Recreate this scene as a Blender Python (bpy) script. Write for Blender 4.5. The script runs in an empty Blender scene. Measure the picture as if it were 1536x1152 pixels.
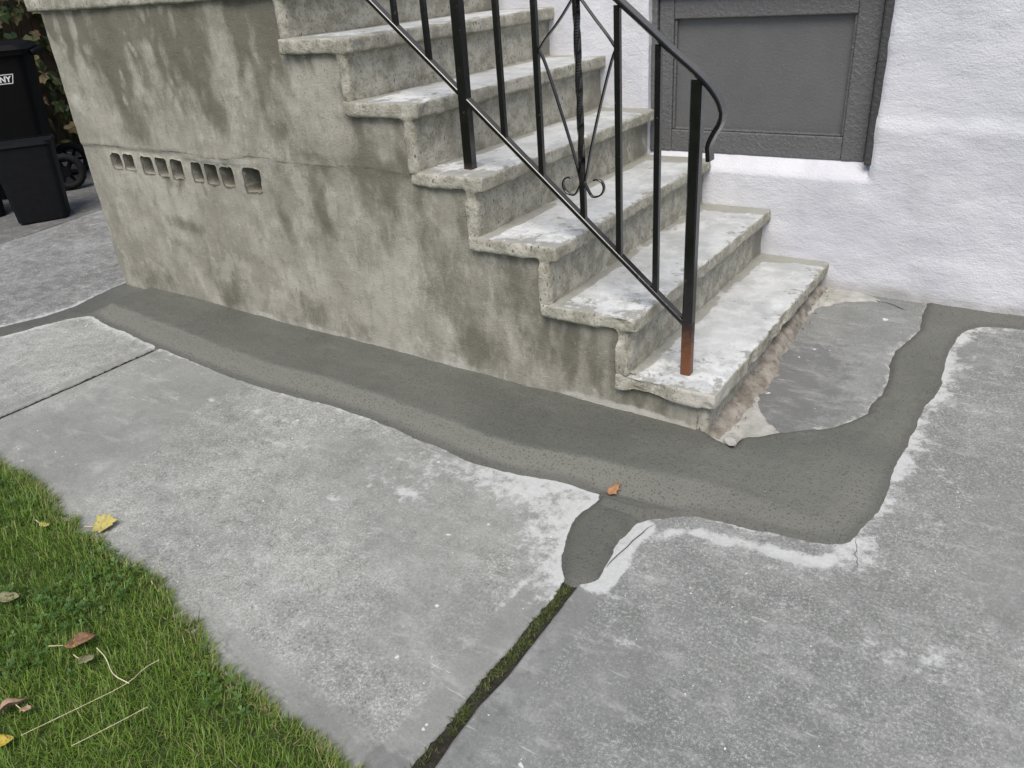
import bpy, bmesh, math, random
import numpy as np
from mathutils import Vector, Matrix

# ------------------------------------------------------------------ camera, light, exposure
SC = bpy.context.scene
COL = SC.collection
cam_data = bpy.data.cameras.new('camera')
cam_data.sensor_width = 36.0
cam_data.lens = 36.0 * 1188.66 / 1536.0
cam_data.clip_start = 0.02
cam_data.clip_end = 600.0
cam = bpy.data.objects.new('camera', cam_data)
cam.location = (0.6568, -1.9039, 1.2880)
cam.rotation_euler = (1.0878, 0.0658, 0.5852)
COL.objects.link(cam)
SC.camera = cam

SUN_EL, SUN_AZ = math.radians(57), math.radians(158)      # azimuth clockwise from +Y
world = bpy.data.worlds.new('World')
SC.world = world
world.use_nodes = True
wn = world.node_tree
sky = wn.nodes.new('ShaderNodeTexSky')
sky.sky_type = 'NISHITA'
sky.sun_disc = False
sky.sun_elevation = SUN_EL
sky.sun_rotation = SUN_AZ
sky.air_density = 1.0
sky.dust_density = 3.0
sky.ozone_density = 1.0
bg = wn.nodes['Background']
bg.inputs['Strength'].default_value = 0.088
wn.links.new(sky.outputs[0], bg.inputs['Color'])

sun_data = bpy.data.lights.new('sun', 'SUN')
sun_data.energy = 1.5
sun_data.angle = math.radians(34)
sun_data.color = (1.0, 0.95, 0.87)
sun = bpy.data.objects.new('sun', sun_data)
sdir = Vector((math.sin(SUN_AZ) * math.cos(SUN_EL), math.cos(SUN_AZ) * math.cos(SUN_EL), math.sin(SUN_EL)))
sun.rotation_euler = sdir.to_track_quat('Z', 'Y').to_euler()
sun.location = (2, -4, 6)
COL.objects.link(sun)

SC.view_settings.view_transform = 'Standard'
SC.view_settings.look = 'None'
SC.view_settings.gamma = 1.0
SC.view_settings.exposure = 0.82
SC.view_settings.use_curve_mapping = False

rnd = random.Random(7)
rng = np.random.default_rng(11)

# ------------------------------------------------------------------ numpy noise
def _hash(x, y, z, s):
    h = (x.astype(np.uint32) * np.uint32(374761393)) ^ (y.astype(np.uint32) * np.uint32(668265263)) ^ (z.astype(np.uint32) * np.uint32(2246822519)) ^ np.uint32((s * 3266489917) & 0xffffffff)
    h = (h ^ (h >> np.uint32(13))) * np.uint32(1274126177)
    h = (h ^ (h >> np.uint32(15))) * np.uint32(2246822519)
    h = h ^ (h >> np.uint32(16))
    return h.astype(np.float64) / 4294967295.0
def vnoise(p, s=0):
    i = np.floor(p).astype(np.int64); f = p - i; f = f * f * f * (f * (f * 6 - 15) + 10)
    r = 0
    for dx in (0, 1):
        for dy in (0, 1):
            for dz in (0, 1):
                w = (f[:, 0] if dx else 1 - f[:, 0]) * (f[:, 1] if dy else 1 - f[:, 1]) * (f[:, 2] if dz else 1 - f[:, 2])
                r = r + w * _hash(i[:, 0] + dx, i[:, 1] + dy, i[:, 2] + dz, s)
    return r
def fbm(p, scale=1.0, octs=4, s=0, gain=0.5):
    """p (N,3); scale number or triple; result about 0..1, mean 0.5"""
    q = np.asarray(p, float) * np.asarray(scale, float)
    a, t, r = 1.0, 0.0, 0
    for o in range(octs):
        r = r + a * vnoise(q + 17.3 * o, s + o); t += a
        a *= gain; q = q * 2.03
    return r / t
def sstep(a, b, x):
    t = np.clip((x - a) / (b - a), 0, 1)
    return t * t * (3 - 2 * t)
def poly_sd(px, py, poly):
    """signed distance, positive inside"""
    P = np.asarray(poly); n = len(P)
    d = np.full(px.shape, 1e9); ins = np.zeros(px.shape, bool)
    for i in range(n):
        a, b = P[i], P[(i + 1) % n]
        e = b - a; wx, wy = px - a[0], py - a[1]
        t = np.clip((wx * e[0] + wy * e[1]) / (e @ e + 1e-12), 0, 1)
        d = np.minimum(d, np.hypot(wx - t * e[0], wy - t * e[1]))
        c = ((a[1] > py) != (b[1] > py))
        if abs(e[1]) > 1e-12:
            ins ^= c & (px < a[0] + (py - a[1]) / e[1] * e[0])
    return np.where(ins, d, -d)
def line_d(px, py, pts):
    d = np.full(px.shape, 1e9); P = np.asarray(pts)
    for i in range(len(P) - 1):
        a, b = P[i], P[i + 1]; e = b - a; wx, wy = px - a[0], py - a[1]
        t = np.clip((wx * e[0] + wy * e[1]) / (e @ e + 1e-12), 0, 1)
        d = np.minimum(d, np.hypot(wx - t * e[0], wy - t * e[1]))
    return d
def smooth_poly(pts, it=1, closed=False):
    P = np.asarray(pts, float)
    for _ in range(it):
        if closed:
            Q = np.roll(P, -1, 0)
            P = np.stack([.75 * P + .25 * Q, .25 * P + .75 * Q], 1).reshape(-1, P.shape[1])
        else:
            A, B = P[:-1], P[1:]
            M = np.stack([.75 * A + .25 * B, .25 * A + .75 * B], 1).reshape(-1, P.shape[1])
            P = np.vstack([P[:1], M, P[-1:]])
    return P

# ------------------------------------------------------------------ material helpers
class NT:
    def __init__(self, name, rough=0.8, spec=0.3):
        self.m = bpy.data.materials.new(name); self.m.use_nodes = True
        self.t = self.m.node_tree; self.b = self.t.nodes['Principled BSDF']
        self.b.inputs['Roughness'].default_value = rough
        self.b.inputs['Specular IOR Level'].default_value = spec
        self._pos = None
    def n(self, kind, **kw):
        nd = self.t.nodes.new(kind)
        for k, v in kw.items(): setattr(nd, k, v)
        return nd
    def put(self, sock, v):
        if isinstance(v, bpy.types.NodeSocket): self.t.links.new(v, sock)
        elif isinstance(v, (tuple, list)) and len(v) == 3 and sock.type == 'RGBA': sock.default_value = (*v, 1)
        else: sock.default_value = v
    @property
    def pos(self):
        if self._pos is None: self._pos = self.n('ShaderNodeNewGeometry')
        return self._pos.outputs['Position']
    @property
    def normal(self):
        self.pos
        return self._pos.outputs['Normal']
    def mapv(self, scale, src=None, rot=(0, 0, 0)):
        mp = self.n('ShaderNodeMapping')
        self.put(mp.inputs['Vector'], src or self.pos)
        mp.inputs['Scale'].default_value = scale; mp.inputs['Rotation'].default_value = rot
        return mp.outputs[0]
    def noise(self, scale, detail=3, rough=.5, vec=None, dist=0.0):
        nd = self.n('ShaderNodeTexNoise'); self.put(nd.inputs['Vector'], vec or self.pos)
        nd.inputs['Scale'].default_value = scale; nd.inputs['Detail'].default_value = detail
        nd.inputs['Roughness'].default_value = rough; nd.inputs['Distortion'].default_value = dist
        return nd.outputs[0]
    def voro(self, scale, vec=None, feature='F1', out='Distance', rnd_=1.0):
        nd = self.n('ShaderNodeTexVoronoi', feature=feature); self.put(nd.inputs['Vector'], vec or self.pos)
        nd.inputs['Scale'].default_value = scale; nd.inputs['Randomness'].default_value = rnd_
        return nd.outputs[out]
    def attr(self, name, out='Fac'):
        return self.n('ShaderNodeAttribute', attribute_name=name).outputs[out]
    def math(self, op, a, b=0.0, c=None, clamp=False):
        nd = self.n('ShaderNodeMath', operation=op, use_clamp=clamp)
        self.put(nd.inputs[0], a); self.put(nd.inputs[1], b)
        if c is not None: self.put(nd.inputs[2], c)
        return nd.outputs[0]
    def step(self, x, a, b, lo=0.0, hi=1.0):
        nd = self.n('ShaderNodeMapRange', interpolation_type='SMOOTHSTEP')
        self.put(nd.inputs[0], x); self.put(nd.inputs[1], a); self.put(nd.inputs[2], b)
        self.put(nd.inputs[3], lo); self.put(nd.inputs[4], hi)
        return nd.outputs[0]
    def mix(self, f, a, b, blend='MIX'):
        nd = self.n('ShaderNodeMix', data_type='RGBA', blend_type=blend)
        self.put(nd.inputs[0], f); self.put(nd.inputs[6], a); self.put(nd.inputs[7], b)
        return nd.outputs[2]
    def sep(self, v):
        nd = self.n('ShaderNodeSeparateXYZ'); self.put(nd.inputs[0], v); return nd.outputs
    def bump(self, h, dist, strength=1.0, prev=None):
        nd = self.n('ShaderNodeBump'); self.put(nd.inputs['Height'], h)
        nd.inputs['Distance'].default_value = dist; nd.inputs['Strength'].default_value = strength
        if prev is not None: self.t.links.new(prev, nd.inputs['Normal'])
        return nd.outputs[0]
    def done(self, col=None, normal=None, rough=None):
        if col is not None: self.put(self.b.inputs['Base Color'], col)
        if normal is not None: self.put(self.b.inputs['Normal'], normal)
        if rough is not None: self.put(self.b.inputs['Roughness'], rough)
        return self.m

def m_slab(name, ca, cb, grain=1.0, clump=.45):
    k = NT(name, .88, .25)
    big = k.noise(1.7, 6, .6); mid = k.noise(11, 5, .62); g1 = k.noise(240, 4, .68); g2 = k.noise(620, 2, .5)
    smo = k.attr('smooth'); wh = k.attr('white'); dk = k.attr('dark')
    c = k.mix(k.step(big, .36, .64), ca, cb)
    c = k.mix(k.math('MULTIPLY', k.step(mid, .40, .72), .45), c, tuple(x * .66 for x in ca))
    gs = k.math('MULTIPLY', k.math('SUBTRACT', 1.0, k.math('MULTIPLY', smo, .60)), grain)
    # pale cement skin worn off between darker sand grains
    ga = k.noise(150, 3, .6); gb = k.noise(430, 2, .6); cl_ = k.noise(24, 6, .7)
    gsum = k.math('ADD', k.math('MULTIPLY', ga, .45), k.math('ADD', k.math('MULTIPLY', gb, .45), k.math('ADD', k.math('MULTIPLY', cl_, clump), (.45 - clump) * .5)))
    c = k.mix(k.math('MULTIPLY', k.step(gsum, .66, .86), k.math('MULTIPLY', gs, .68)), c, (.62, .635, .61))
    c = k.mix(k.math('MULTIPLY', k.step(gsum, .66, .53), k.math('MULTIPLY', gs, .80)), c, (.085, .088, .082))
    c = k.mix(k.math('MULTIPLY', k.step(g2, .58, .72), k.math('MULTIPLY', gs, .40)), c, (.06, .06, .056))
    c = k.mix(k.math('MULTIPLY', smo, .45), c, (.185, .19, .182))
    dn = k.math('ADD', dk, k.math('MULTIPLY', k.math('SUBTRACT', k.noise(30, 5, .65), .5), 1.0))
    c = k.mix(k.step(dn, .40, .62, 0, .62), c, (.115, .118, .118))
    # dried slurry
    wn_ = k.math('ADD', wh, k.math('MULTIPLY', k.math('SUBTRACT', k.noise(34, 8, .74), .5), 2.1))
    wf = k.step(wn_, .42, .90, 0, .74)
    c = k.mix(wf, c, k.mix(k.noise(90, 4, .6), (.43, .44, .435), (.62, .635, .63)))
    # lime flecks, scuffs and dark specks
    fl = k.step(k.noise(26, 2, .5, dist=.4), .735, .765, 0, .75)
    c = k.mix(fl, c, (.66, .67, .66))
    bl = k.step(k.noise(6.5, 7, .74), .52, .70, 0, .20)
    c = k.mix(bl, c, (.50, .515, .50))
    bd = k.step(k.noise(4.2, 6, .7, k.mapv((1, 1.6, 1))), .54, .70, 0, .26)
    c = k.mix(bd, c, (.135, .138, .135))
    sc = k.step(k.noise(9, 3, .6, k.mapv((1, 9, 1), rot=(0, 0, .7))), .67, .74, 0, .35)
    c = k.mix(sc, c, (.60, .61, .61))
    st_ = k.step(k.noise(7, 6, .72, k.mapv((1, 3.2, 1), rot=(0, 0, -.55))), .52, .66, 0, .22)
    c = k.mix(st_, c, (.47, .475, .46))
    sp = k.step(k.voro(70), .045, .02, 0, .8)
    c = k.mix(sp, c, (.05, .05, .045))
    h = k.math('ADD', k.math('MULTIPLY', gsum, k.math('SUBTRACT', 1.0, k.math('MULTIPLY', smo, .7))), k.math('MULTIPLY', mid, .8))
    h = k.math('SUBTRACT', h, k.math('MULTIPLY', wf, .25))
    return k.done(c, k.bump(h, .0022, .9))

def m_mortar():
    k = NT('fresh_mortar', .62, .35)
    dry = k.attr('dry'); big = k.noise(2.6, 5, .6); g1 = k.noise(170, 3, .6); g2 = k.noise(420, 2, .6)
    c = k.mix(k.step(big, .3, .7), (.098, .102, .089), (.130, .134, .117))
    d2 = k.math('ADD', dry, k.math('MULTIPLY', k.math('SUBTRACT', k.noise(22, 4, .6), .5), .35))
    c = k.mix(k.step(d2, .05, 1.05), c, (.158, .159, .138))
    c = k.mix(k.step(k.noise(5, 6, .7, k.mapv((.8, 1.4, 1))), .48, .70, 0, .35), c, (.160, .163, .143))
    edge = k.attr('edge')
    c = k.mix(k.math('MULTIPLY', edge, .55), c, (.075, .074, .066))
    c = k.mix(k.step(g1, .46, .34, 0, .70), c, (.040, .040, .036))
    c = k.mix(k.step(k.voro(120), .18, .06, 0, .38), c, (.030, .030, .027))
    c = k.mix(k.step(g2, .58, .72, 0, .45), c, (.23, .225, .20))
    sw = k.noise(12, 5, .6, k.mapv((.8, 1.9, 1), rot=(0, 0, -.25)), 1.2)
    h = k.math('ADD', k.math('MULTIPLY', g1, .8), k.math('MULTIPLY', sw, .9))
    return k.done(c, k.bump(h, .0038, .9), k.step(d2, .2, .8, .55, .85))

def m_sidewall():
    k = NT('stained_stucco', .9, .2)
    damp = k.attr('damp'); pale = k.attr('pale'); crk = k.attr('crack')
    big = k.noise(2.3, 5, .6); st = k.noise(7, 5, .62, k.mapv((1.6, 1, .33))); st2 = k.noise(24, 4, .6, k.mapv((1.4, 1, .28)))
    mid = k.noise(16, 5, .62); g1 = k.noise(190, 3, .6)
    c = k.mix(k.step(k.noise(2.3, 8, .62), .36, .64), (.285, .273, .228), (.392, .378, .325))
    c = k.mix(k.step(k.noise(3.5, 8, .70, k.mapv((1, 1, .6))), .49, .60, 0, .38), c, (.195, .186, .148))
    c = k.mix(k.step(st, .50, .66, 0, .30), c, (.20, .195, .155))
    c = k.mix(k.step(k.noise(8, 8, .74, k.mapv((1, 1, .7))), .53, .57, 0, .36), c, (.48, .465, .41))
    c = k.mix(k.step(k.noise(17, 7, .74, k.mapv((1, 1, .6))), .56, .62, 0, .26), c, (.14, .135, .105))
    c = k.mix(k.step(st2, .58, .74, 0, .35), c, (.17, .165, .135))
    c = k.mix(k.step(st2, .40, .28, 0, .35), c, (.50, .49, .44))
    dd = k.math('ADD', damp, k.math('MULTIPLY', k.math('SUBTRACT', k.noise(22, 8, .76, k.mapv((1, 1, .5))), .5), 1.2))
    c = k.mix(k.step(dd, .18, .76, 0, .84), c, k.mix(k.noise(9, 3), (.112, .106, .074), (.150, .143, .115)))
    pp = k.math('ADD', pale, k.math('MULTIPLY', k.math('SUBTRACT', mid, .5), 1.0))
    c = k.mix(k.step(pp, .40, .75, 0, .7), c, (.53, .52, .47))
    c = k.mix(k.step(g1, .42, .30, 0, .35), c, (.12, .115, .09))
    c = k.mix(k.step(g1, .60, .74, 0, .30), c, (.55, .54, .50))
    cr = k.math('ADD', crk, k.math('MULTIPLY', k.math('SUBTRACT', k.noise(40, 4, .6), .5), .8))
    c = k.mix(k.step(cr, .45, .8, 0, .75), c, (.10, .095, .08))
    pt = k.step(k.voro(60), .13, .05, 0, .8)
    c = k.mix(k.math('MULTIPLY', pt, k.step(mid, .46, .56)), c, (.07, .066, .05))
    h = k.math('ADD', k.math('MULTIPLY', mid, 1.6), k.math('SUBTRACT', k.math('MULTIPLY', g1, .7), k.math('MULTIPLY', pt, k.step(mid, .46, .56))))
    return k.done(c, k.bump(h, .0036, .9))

def m_step():
    k = NT('worn_step_concrete', .88, .25)
    nz = k.sep(k.normal)[2]; top = k.attr('top'); moss = k.attr('moss'); cem = k.attr('cement'); pk = k.attr('pink')
    big = k.noise(5, 5, .6); mid = k.noise(19, 6, .66); g1 = k.noise(120, 4, .68); g2 = k.noise(330, 2, .5)
    side = k.mix(k.step(mid, .36, .64), (.285, .272, .218), (.47, .455, .39))
    side = k.mix(k.step(g1, .46, .33, 0, .66), side, (.095, .09, .066))
    side = k.mix(k.step(g1, .54, .68, 0, .36), side, (.54, .52, .455))
    pit = k.step(k.voro(48, k.mapv((1, 1, .45))), .20, .08, 0, .8)
    side = k.mix(k.math('MULTIPLY', pit, k.step(mid, .40, .58)), side, (.06, .056, .043))
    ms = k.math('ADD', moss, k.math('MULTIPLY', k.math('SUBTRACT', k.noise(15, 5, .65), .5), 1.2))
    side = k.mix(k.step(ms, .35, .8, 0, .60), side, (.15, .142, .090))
    side = k.mix(k.math('MULTIPLY', cem, k.step(k.noise(8, 4), .32, .5)), side, (.23, .22, .185))
    side = k.mix(k.math('MULTIPLY', k.attr('palec'), .8), side, k.mix(mid, (.42, .405, .36), (.56, .54, .49)))
    # worn whitish paint film on the treads
    tb = k.mix(k.step(big, .35, .65), (.37, .385, .385), (.50, .515, .52))
    tb = k.mix(k.step(k.noise(13, 8, .70), .46, .62, 0, .42), tb, (.64, .665, .67))
    tb = k.mix(k.math('MULTIPLY', k.step(k.noise(24, 8, .72), .47, .53), k.math('MULTIPLY', k.attr('near'), .45)), tb, (.72, .745, .745))
    tb = k.mix(k.step(k.noise(7, 7, .7), .54, .62, 0, .16), tb, (.28, .285, .27))
    peel = k.math('ADD', k.math('MULTIPLY', k.noise(17, 7, .70), 1.0), k.math('MULTIPLY', k.attr('wear'), .26))
    tb = k.mix(k.step(peel, .62, .68, 0, .72), tb, (.215, .212, .180))
    sm_ = k.math('ADD', k.attr('smear'), k.math('MULTIPLY', k.math('SUBTRACT', k.noise(14, 6, .7), .5), .7))
    tb = k.mix(k.step(sm_, .46, .56, 0, .85), tb, k.mix(k.noise(40, 4), (.235, .235, .20), (.31, .31, .272)))
    tb = k.mix(k.step(k.noise(85, 2), .70, .74, 0, .6), tb, (.08, .08, .075))
    tf = k.step(k.math('ADD', top, k.math('MULTIPLY', k.math('SUBTRACT', mid, .5), .55)), .38, .62)
    c = k.mix(tf, side, tb)
    c = k.mix(k.step(k.math('ADD', pk, k.math('MULTIPLY', k.math('SUBTRACT', mid, .5), .9)), .45, .8, 0, .8), c, (.25, .212, .175))
    c = k.mix(k.step(g2, .60, .75, 0, .25), c, (.08, .078, .07))
    h = k.math('ADD', k.math('MULTIPLY', g1, k.step(tf, 0., 1., 1.1, .35)), k.math('MULTIPLY', mid, .9))
    h = k.math('SUBTRACT', h, k.math('MULTIPLY', k.math('MULTIPLY', pit, k.step(mid, .40, .58)), k.step(tf, 0., 1., 1.0, 0.)))
    return k.done(c, k.bump(h, .0042, .9))

def m_whitewall():
    k = NT('white_painted_stucco', .62, .35)
    big = k.noise(2.2, 4, .55); br = k.noise(30, 5, .66, k.mapv((.75, 1, 1.7))); g = k.noise(150, 3, .55); lump = k.noise(22, 4, .5)
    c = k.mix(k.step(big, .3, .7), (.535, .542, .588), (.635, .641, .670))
    c = k.mix(k.step(k.noise(12, 6, .68, k.mapv((.5, 1, 1.6))), .60, .78, 0, .30), c, (.44, .44, .44))
    c = k.mix(k.step(k.noise(3.3, 6, .7, k.mapv((1.6, 1, .6))), .52, .72, 0, .25), c, (.40, .40, .41))
    c = k.mix(k.attr('dirt'), c, (.30, .29, .26))
    h = k.math('ADD', k.math('MULTIPLY', br, 1.2), k.math('ADD', k.math('MULTIPLY', g, .75), k.math('MULTIPLY', k.step(lump, .50, .80), .35)))
    return k.done(c, k.bump(h, .0033, .8))

def m_paint(name, col, bumpd=.002, rough=.45, scale=70):
    k = NT(name, rough, .4)
    a = k.noise(scale, 4, .6, dist=.3); b = k.noise(6, 4, .6)
    c = k.mix(b, tuple(x * .85 for x in col), tuple(x * 1.12 for x in col))
    c = k.mix(k.step(k.noise(120, 3, .6), .64, .72, 0, .45), c, tuple(min(1, x * 2.6) for x in col))
    return k.done(c, k.bump(k.step(a, .35, .75), bumpd, .9), k.step(b, .2, .8, rough - .08, rough + .14))

def m_iron():
    k = NT('black_iron_paint', .30, .5)
    z = k.sep(k.pos)[2]; g = k.noise(120, 4, .6); b = k.noise(22, 5, .65)
    rust = k.attr('rust')
    r2 = k.math('ADD', rust, k.math('MULTIPLY', k.math('SUBTRACT', k.noise(38, 6, .7), .5), .9))
    rf = k.step(r2, .22, .60)
    chips = k.step(k.noise(75, 3, .6), .70, .74, 0, .55)
    c = k.mix(k.step(b, .3, .7), (.003, .003, .0035), (.007, .007, .008))
    c = k.mix(chips, c, (.16, .15, .14)); k.b.inputs['Coat Weight'].default_value = .4; k.b.inputs['Coat Roughness'].default_value = .12
    rc = k.mix(k.step(k.math('ADD', rust, k.math('MULTIPLY', k.math('SUBTRACT', k.noise(30, 6, .7), .5), 1.2)), .45, 1.0), (.028, .011, .007), (.14, .046, .013))
    c = k.mix(rf, c, rc)
    ch2 = k.step(k.noise(17, 4, .6), .70, .73, 0, .55)
    c = k.mix(ch2, c, (.10, .035, .014))
    return k.done(c, k.bump(k.math('ADD', k.math('MULTIPLY', g, .5), b), .0010, .7), k.step(rf, 0, 1, .20, .85))

def m_leafy(name, attr_cols, rough=.5, trans=.3, spec=.35):
    """attr 'var' 0..1 picks along the colours"""
    k = NT(name, rough, spec)
    r = k.n('ShaderNodeValToRGB'); k.put(r.inputs[0], k.attr('var'))
    el = r.color_ramp.elements
    while len(el) < len(attr_cols): el.new(.5)
    for i, (p, c) in enumerate(attr_cols): el[i].position = p; el[i].color = (*c, 1)
    c = k.mix(k.noise(60, 3), r.outputs[0], k.mix(.5, r.outputs[0], (.02, .03, .01)))
    k.put(k.b.inputs['Base Color'], c)
    if trans:
        tr = k.n('ShaderNodeBsdfTranslucent'); k.put(tr.inputs[0], c)
        mx = k.n('ShaderNodeMixShader'); mx.inputs[0].default_value = trans
        k.t.links.new(k.b.outputs[0], mx.inputs[1]); k.t.links.new(tr.outputs[0], mx.inputs[2])
        k.t.links.new(mx.outputs[0], k.t.nodes['Material Output'].inputs[0])
    return k.m

def m_dryleaf(name, a, b, spot=None):
    k = NT(name, .6, .3)
    c = k.mix(k.step(k.noise(60, 4, .6), .35, .65), a, b)
    if spot: c = k.mix(k.step(k.noise(110, 3, .6), .56, .64, 0, .85), c, spot)
    return k.done(c, k.bump(k.noise(150, 3), .0012, .8))

def m_plain(name, a, b, scale=20, rough=.8, bumpd=.002, spec=.3):
    k = NT(name, rough, spec); n_ = k.noise(scale, 5, .6)
    return k.done(k.mix(k.step(n_, .3, .7), a, b), k.bump(k.noise(scale * 4, 3), bumpd, .8))

MAT = dict(
    slab_a=m_slab('slab_pale', (.240, .246, .230), (.318, .326, .304), 1.0, .26),
    slab_d=m_slab('slab_grey', (.165, .173, .167), (.222, .231, .223), 1.0, .17),
    slab_c=m_slab('slab_far', (.165, .166, .162), (.24, .242, .238), .8),
    slab_x=m_slab('slab_far_shaded', (.085, .085, .080), (.13, .13, .124), .8),  # darker copy of slab_far: shade behind the bins is in the colour
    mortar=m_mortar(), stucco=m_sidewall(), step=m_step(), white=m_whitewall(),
    frame=m_paint('grey_frame_paint', (.122, .122, .124), .0022, .36, 80),
    casing=m_paint('dark_casing_paint', (.055, .055, .057), .002, .45, 60),
    panel=m_paint('grey_panel_paint', (.120, .121, .122), .0007, .44, 130),
    iron=m_iron(),
    soil=m_plain('dark_soil', (.016, .014, .011), (.036, .031, .024), 60, .95, .006),
    lawn_soil=m_plain('lawn_soil', (.03, .045, .012), (.06, .075, .022), 40, .95, .006),
    vent_dark=m_plain('vent_block_concrete', (.10, .095, .075), (.19, .18, .15), 30, .95, .004),
    skim=m_plain('pale_skim_coat', (.27, .268, .245), (.41, .408, .38), 20, .9, .003),
    fillet=m_plain('crumbling_mortar', (.140, .122, .100), (.31, .29, .255), 22, .95, .0045),
    crackm=m_plain('crack_dark', (.03, .029, .025), (.07, .068, .06), 60, .95, .001),
    bin_black=m_plain('black_plastic', (.002, .002, .0024), (.0035, .0035, .004), 30, .62, .0005, .15),
    bin_grey=m_plain('charcoal_plastic', (.0045, .005, .006), (.007, .0075, .009), 30, .6, .0005, .18),
    rubber=m_plain('black_rubber', (.004, .004, .004), (.008, .008, .008), 60, .8, .001),
    letter=m_plain('white_print', (.7, .7, .7), (.8, .8, .8), 30, .6, .0001),
    fence=m_plain('weathered_boards', (.055, .042, .03), (.11, .088, .065), 9, .9, .003),
    straw=m_plain('dry_straw', (.50, .44, .27), (.66, .60, .42), 40, .7, .0005),
    crumb=m_plain('white_crumbs', (.55, .55, .53), (.75, .75, .73), 60, .8, .0005),
    grass=m_leafy('grass_blades', [(0, (.060, .115, .018)), (.35, (.155, .29, .038)), (.7, (.27, .43, .07)), (.88, (.32, .40, .10)), (1, (.50, .43, .21))], .42, .35),
    clover=m_leafy('clover_leaves', [(0, (.045, .105, .020)), (.6, (.080, .175, .034)), (1, (.13, .24, .055))], .5, .25),
    moss=m_leafy('joint_moss', [(0, (.03, .045, .014)), (.5, (.075, .105, .026)), (.85, (.15, .17, .05)), (1, (.32, .29, .13))], .6, .2),
    ivy=m_leafy('ivy_leaves', [(0, (.028, .050, .014)), (.45, (.070, .100, .030)), (.7, (.17, .16, .07)), (1, (.26, .17, .105))], .5, .2),
)

# ------------------------------------------------------------------ object helpers
def tag(o, label=None, cat=None, group=None, kind=None):
    if label: o['label'] = label
    if cat: o['category'] = cat
    if group: o['group'] = group
    if kind: o['kind'] = kind
    return o
def mesh_from(name, V, F, attrs=None, smooth=True):
    me = bpy.data.meshes.new(name)
    V = np.asarray(V, dtype=np.float32)
    if isinstance(F, np.ndarray):
        nf, k = F.shape
        me.vertices.add(len(V)); me.vertices.foreach_set('co', V.ravel())
        me.loops.add(nf * k); me.loops.foreach_set('vertex_index', F.astype(np.int32).ravel())
        me.polygons.add(nf); me.polygons.foreach_set('loop_start', np.arange(0, nf * k, k, dtype=np.int32))
        me.update(calc_edges=True); me.validate()
    else:
        me.from_pydata([tuple(map(float, v)) for v in V], [], F); me.update()
    if attrs:
        for a, vals in attrs.items():
            at = me.attributes.new(a, 'FLOAT', 'POINT'); at.data.foreach_set('value', np.asarray(vals, np.float32))
    if smooth and len(me.polygons): me.polygons.foreach_set('use_smooth', np.ones(len(me.polygons), bool))
    return me
def obj(name, me, mat=None, parent=None, loc=None):
    o = bpy.data.objects.new(name, me); COL.objects.link(o)
    if mat is not None and me is not None:
        me.materials.clear(); me.materials.append(MAT[mat] if isinstance(mat, str) else mat)
    if parent is not None: o.parent = parent
    if loc is not None: o.location = loc
    return o
def empty(name, loc=(0, 0, 0), rz=0):
    o = bpy.data.objects.new(name, None); o.empty_display_size = .1
    o.location = loc; o.rotation_euler = (0, 0, rz); COL.objects.link(o); return o
def grid_faces(nx, ny, off=0):
    i = np.arange(nx - 1)[None, :] + np.arange(ny - 1)[:, None] * nx
    i = i.ravel() + off
    return np.stack([i, i + 1, i + nx + 1, i + nx], 1)
def bm_mesh(name, bm, smooth=False):
    me = bpy.data.meshes.new(name); bmesh.ops.recalc_face_normals(bm, faces=bm.faces); bm.to_mesh(me); bm.free()
    if smooth: me.polygons.foreach_set('use_smooth', np.ones(len(me.polygons), bool))
    return me
def box_bm(bm, c, s, mat=None, bevel=0.0, seg=2):
    r = bmesh.ops.create_cube(bm, size=1.0)
    vs = r['verts']
    for v in vs: v.co = Vector((v.co.x * s[0], v.co.y * s[1], v.co.z * s[2]))
    if bevel:
        es = list({e for v in vs for e in v.link_edges})
        rb = bmesh.ops.bevel(bm, geom=es, offset=bevel, segments=seg, affect='EDGES', profile=.5)
        vs = list({v for f in rb['faces'] for v in f.verts} | {v for v in vs if v.is_valid})
    M = Matrix.Translation(c) @ (mat or Matrix.Identity(4))
    for v in vs: v.co = M @ v.co
    return vs
def sweep(name, path, prof, side=Vector((0, 1, 0)), closed_ends=True, twist=None):
    """sweep a 2-D profile (a along side, b along the in-plane normal) along a path"""
    path = [Vector(p) for p in path]; n = len(path); V = []; m = len(prof)
    for i, p in enumerate(path):
        t = (path[min(i + 1, n - 1)] - path[max(i - 1, 0)]).normalized()
        s = (side - t * side.dot(t)).normalized(); u = t.cross(s).normalized()
        if twist:
            a = twist(i / (n - 1)); s, u = s * math.cos(a) + u * math.sin(a), u * math.cos(a) - s * math.sin(a)
        for a, b in prof: V.append(p + s * a + u * b)
    F = []
    for i in range(n - 1):
        for j in range(m):
            k = (j + 1) % m
            F.append((i * m + j, i * m + k, (i + 1) * m + k, (i + 1) * m + j))
    if closed_ends:
        F.append(tuple(range(m))[::-1]); F.append(tuple((n - 1) * m + j for j in range(m)))
    me = mesh_from(name, [tuple(v) for v in V], F, smooth=False)
    bm = bmesh.new(); bm.from_mesh(me); bmesh.ops.recalc_face_normals(bm, faces=bm.faces); bm.to_mesh(me); bm.free()
    return me
def rect_prof(w, h, r=.002):
    a, b = w / 2, h / 2
    return [(-a + r, -b), (a - r, -b), (a, -b + r), (a, b - r), (a - r, b), (-a + r, b), (-a, b - r), (-a, -b + r)]

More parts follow.
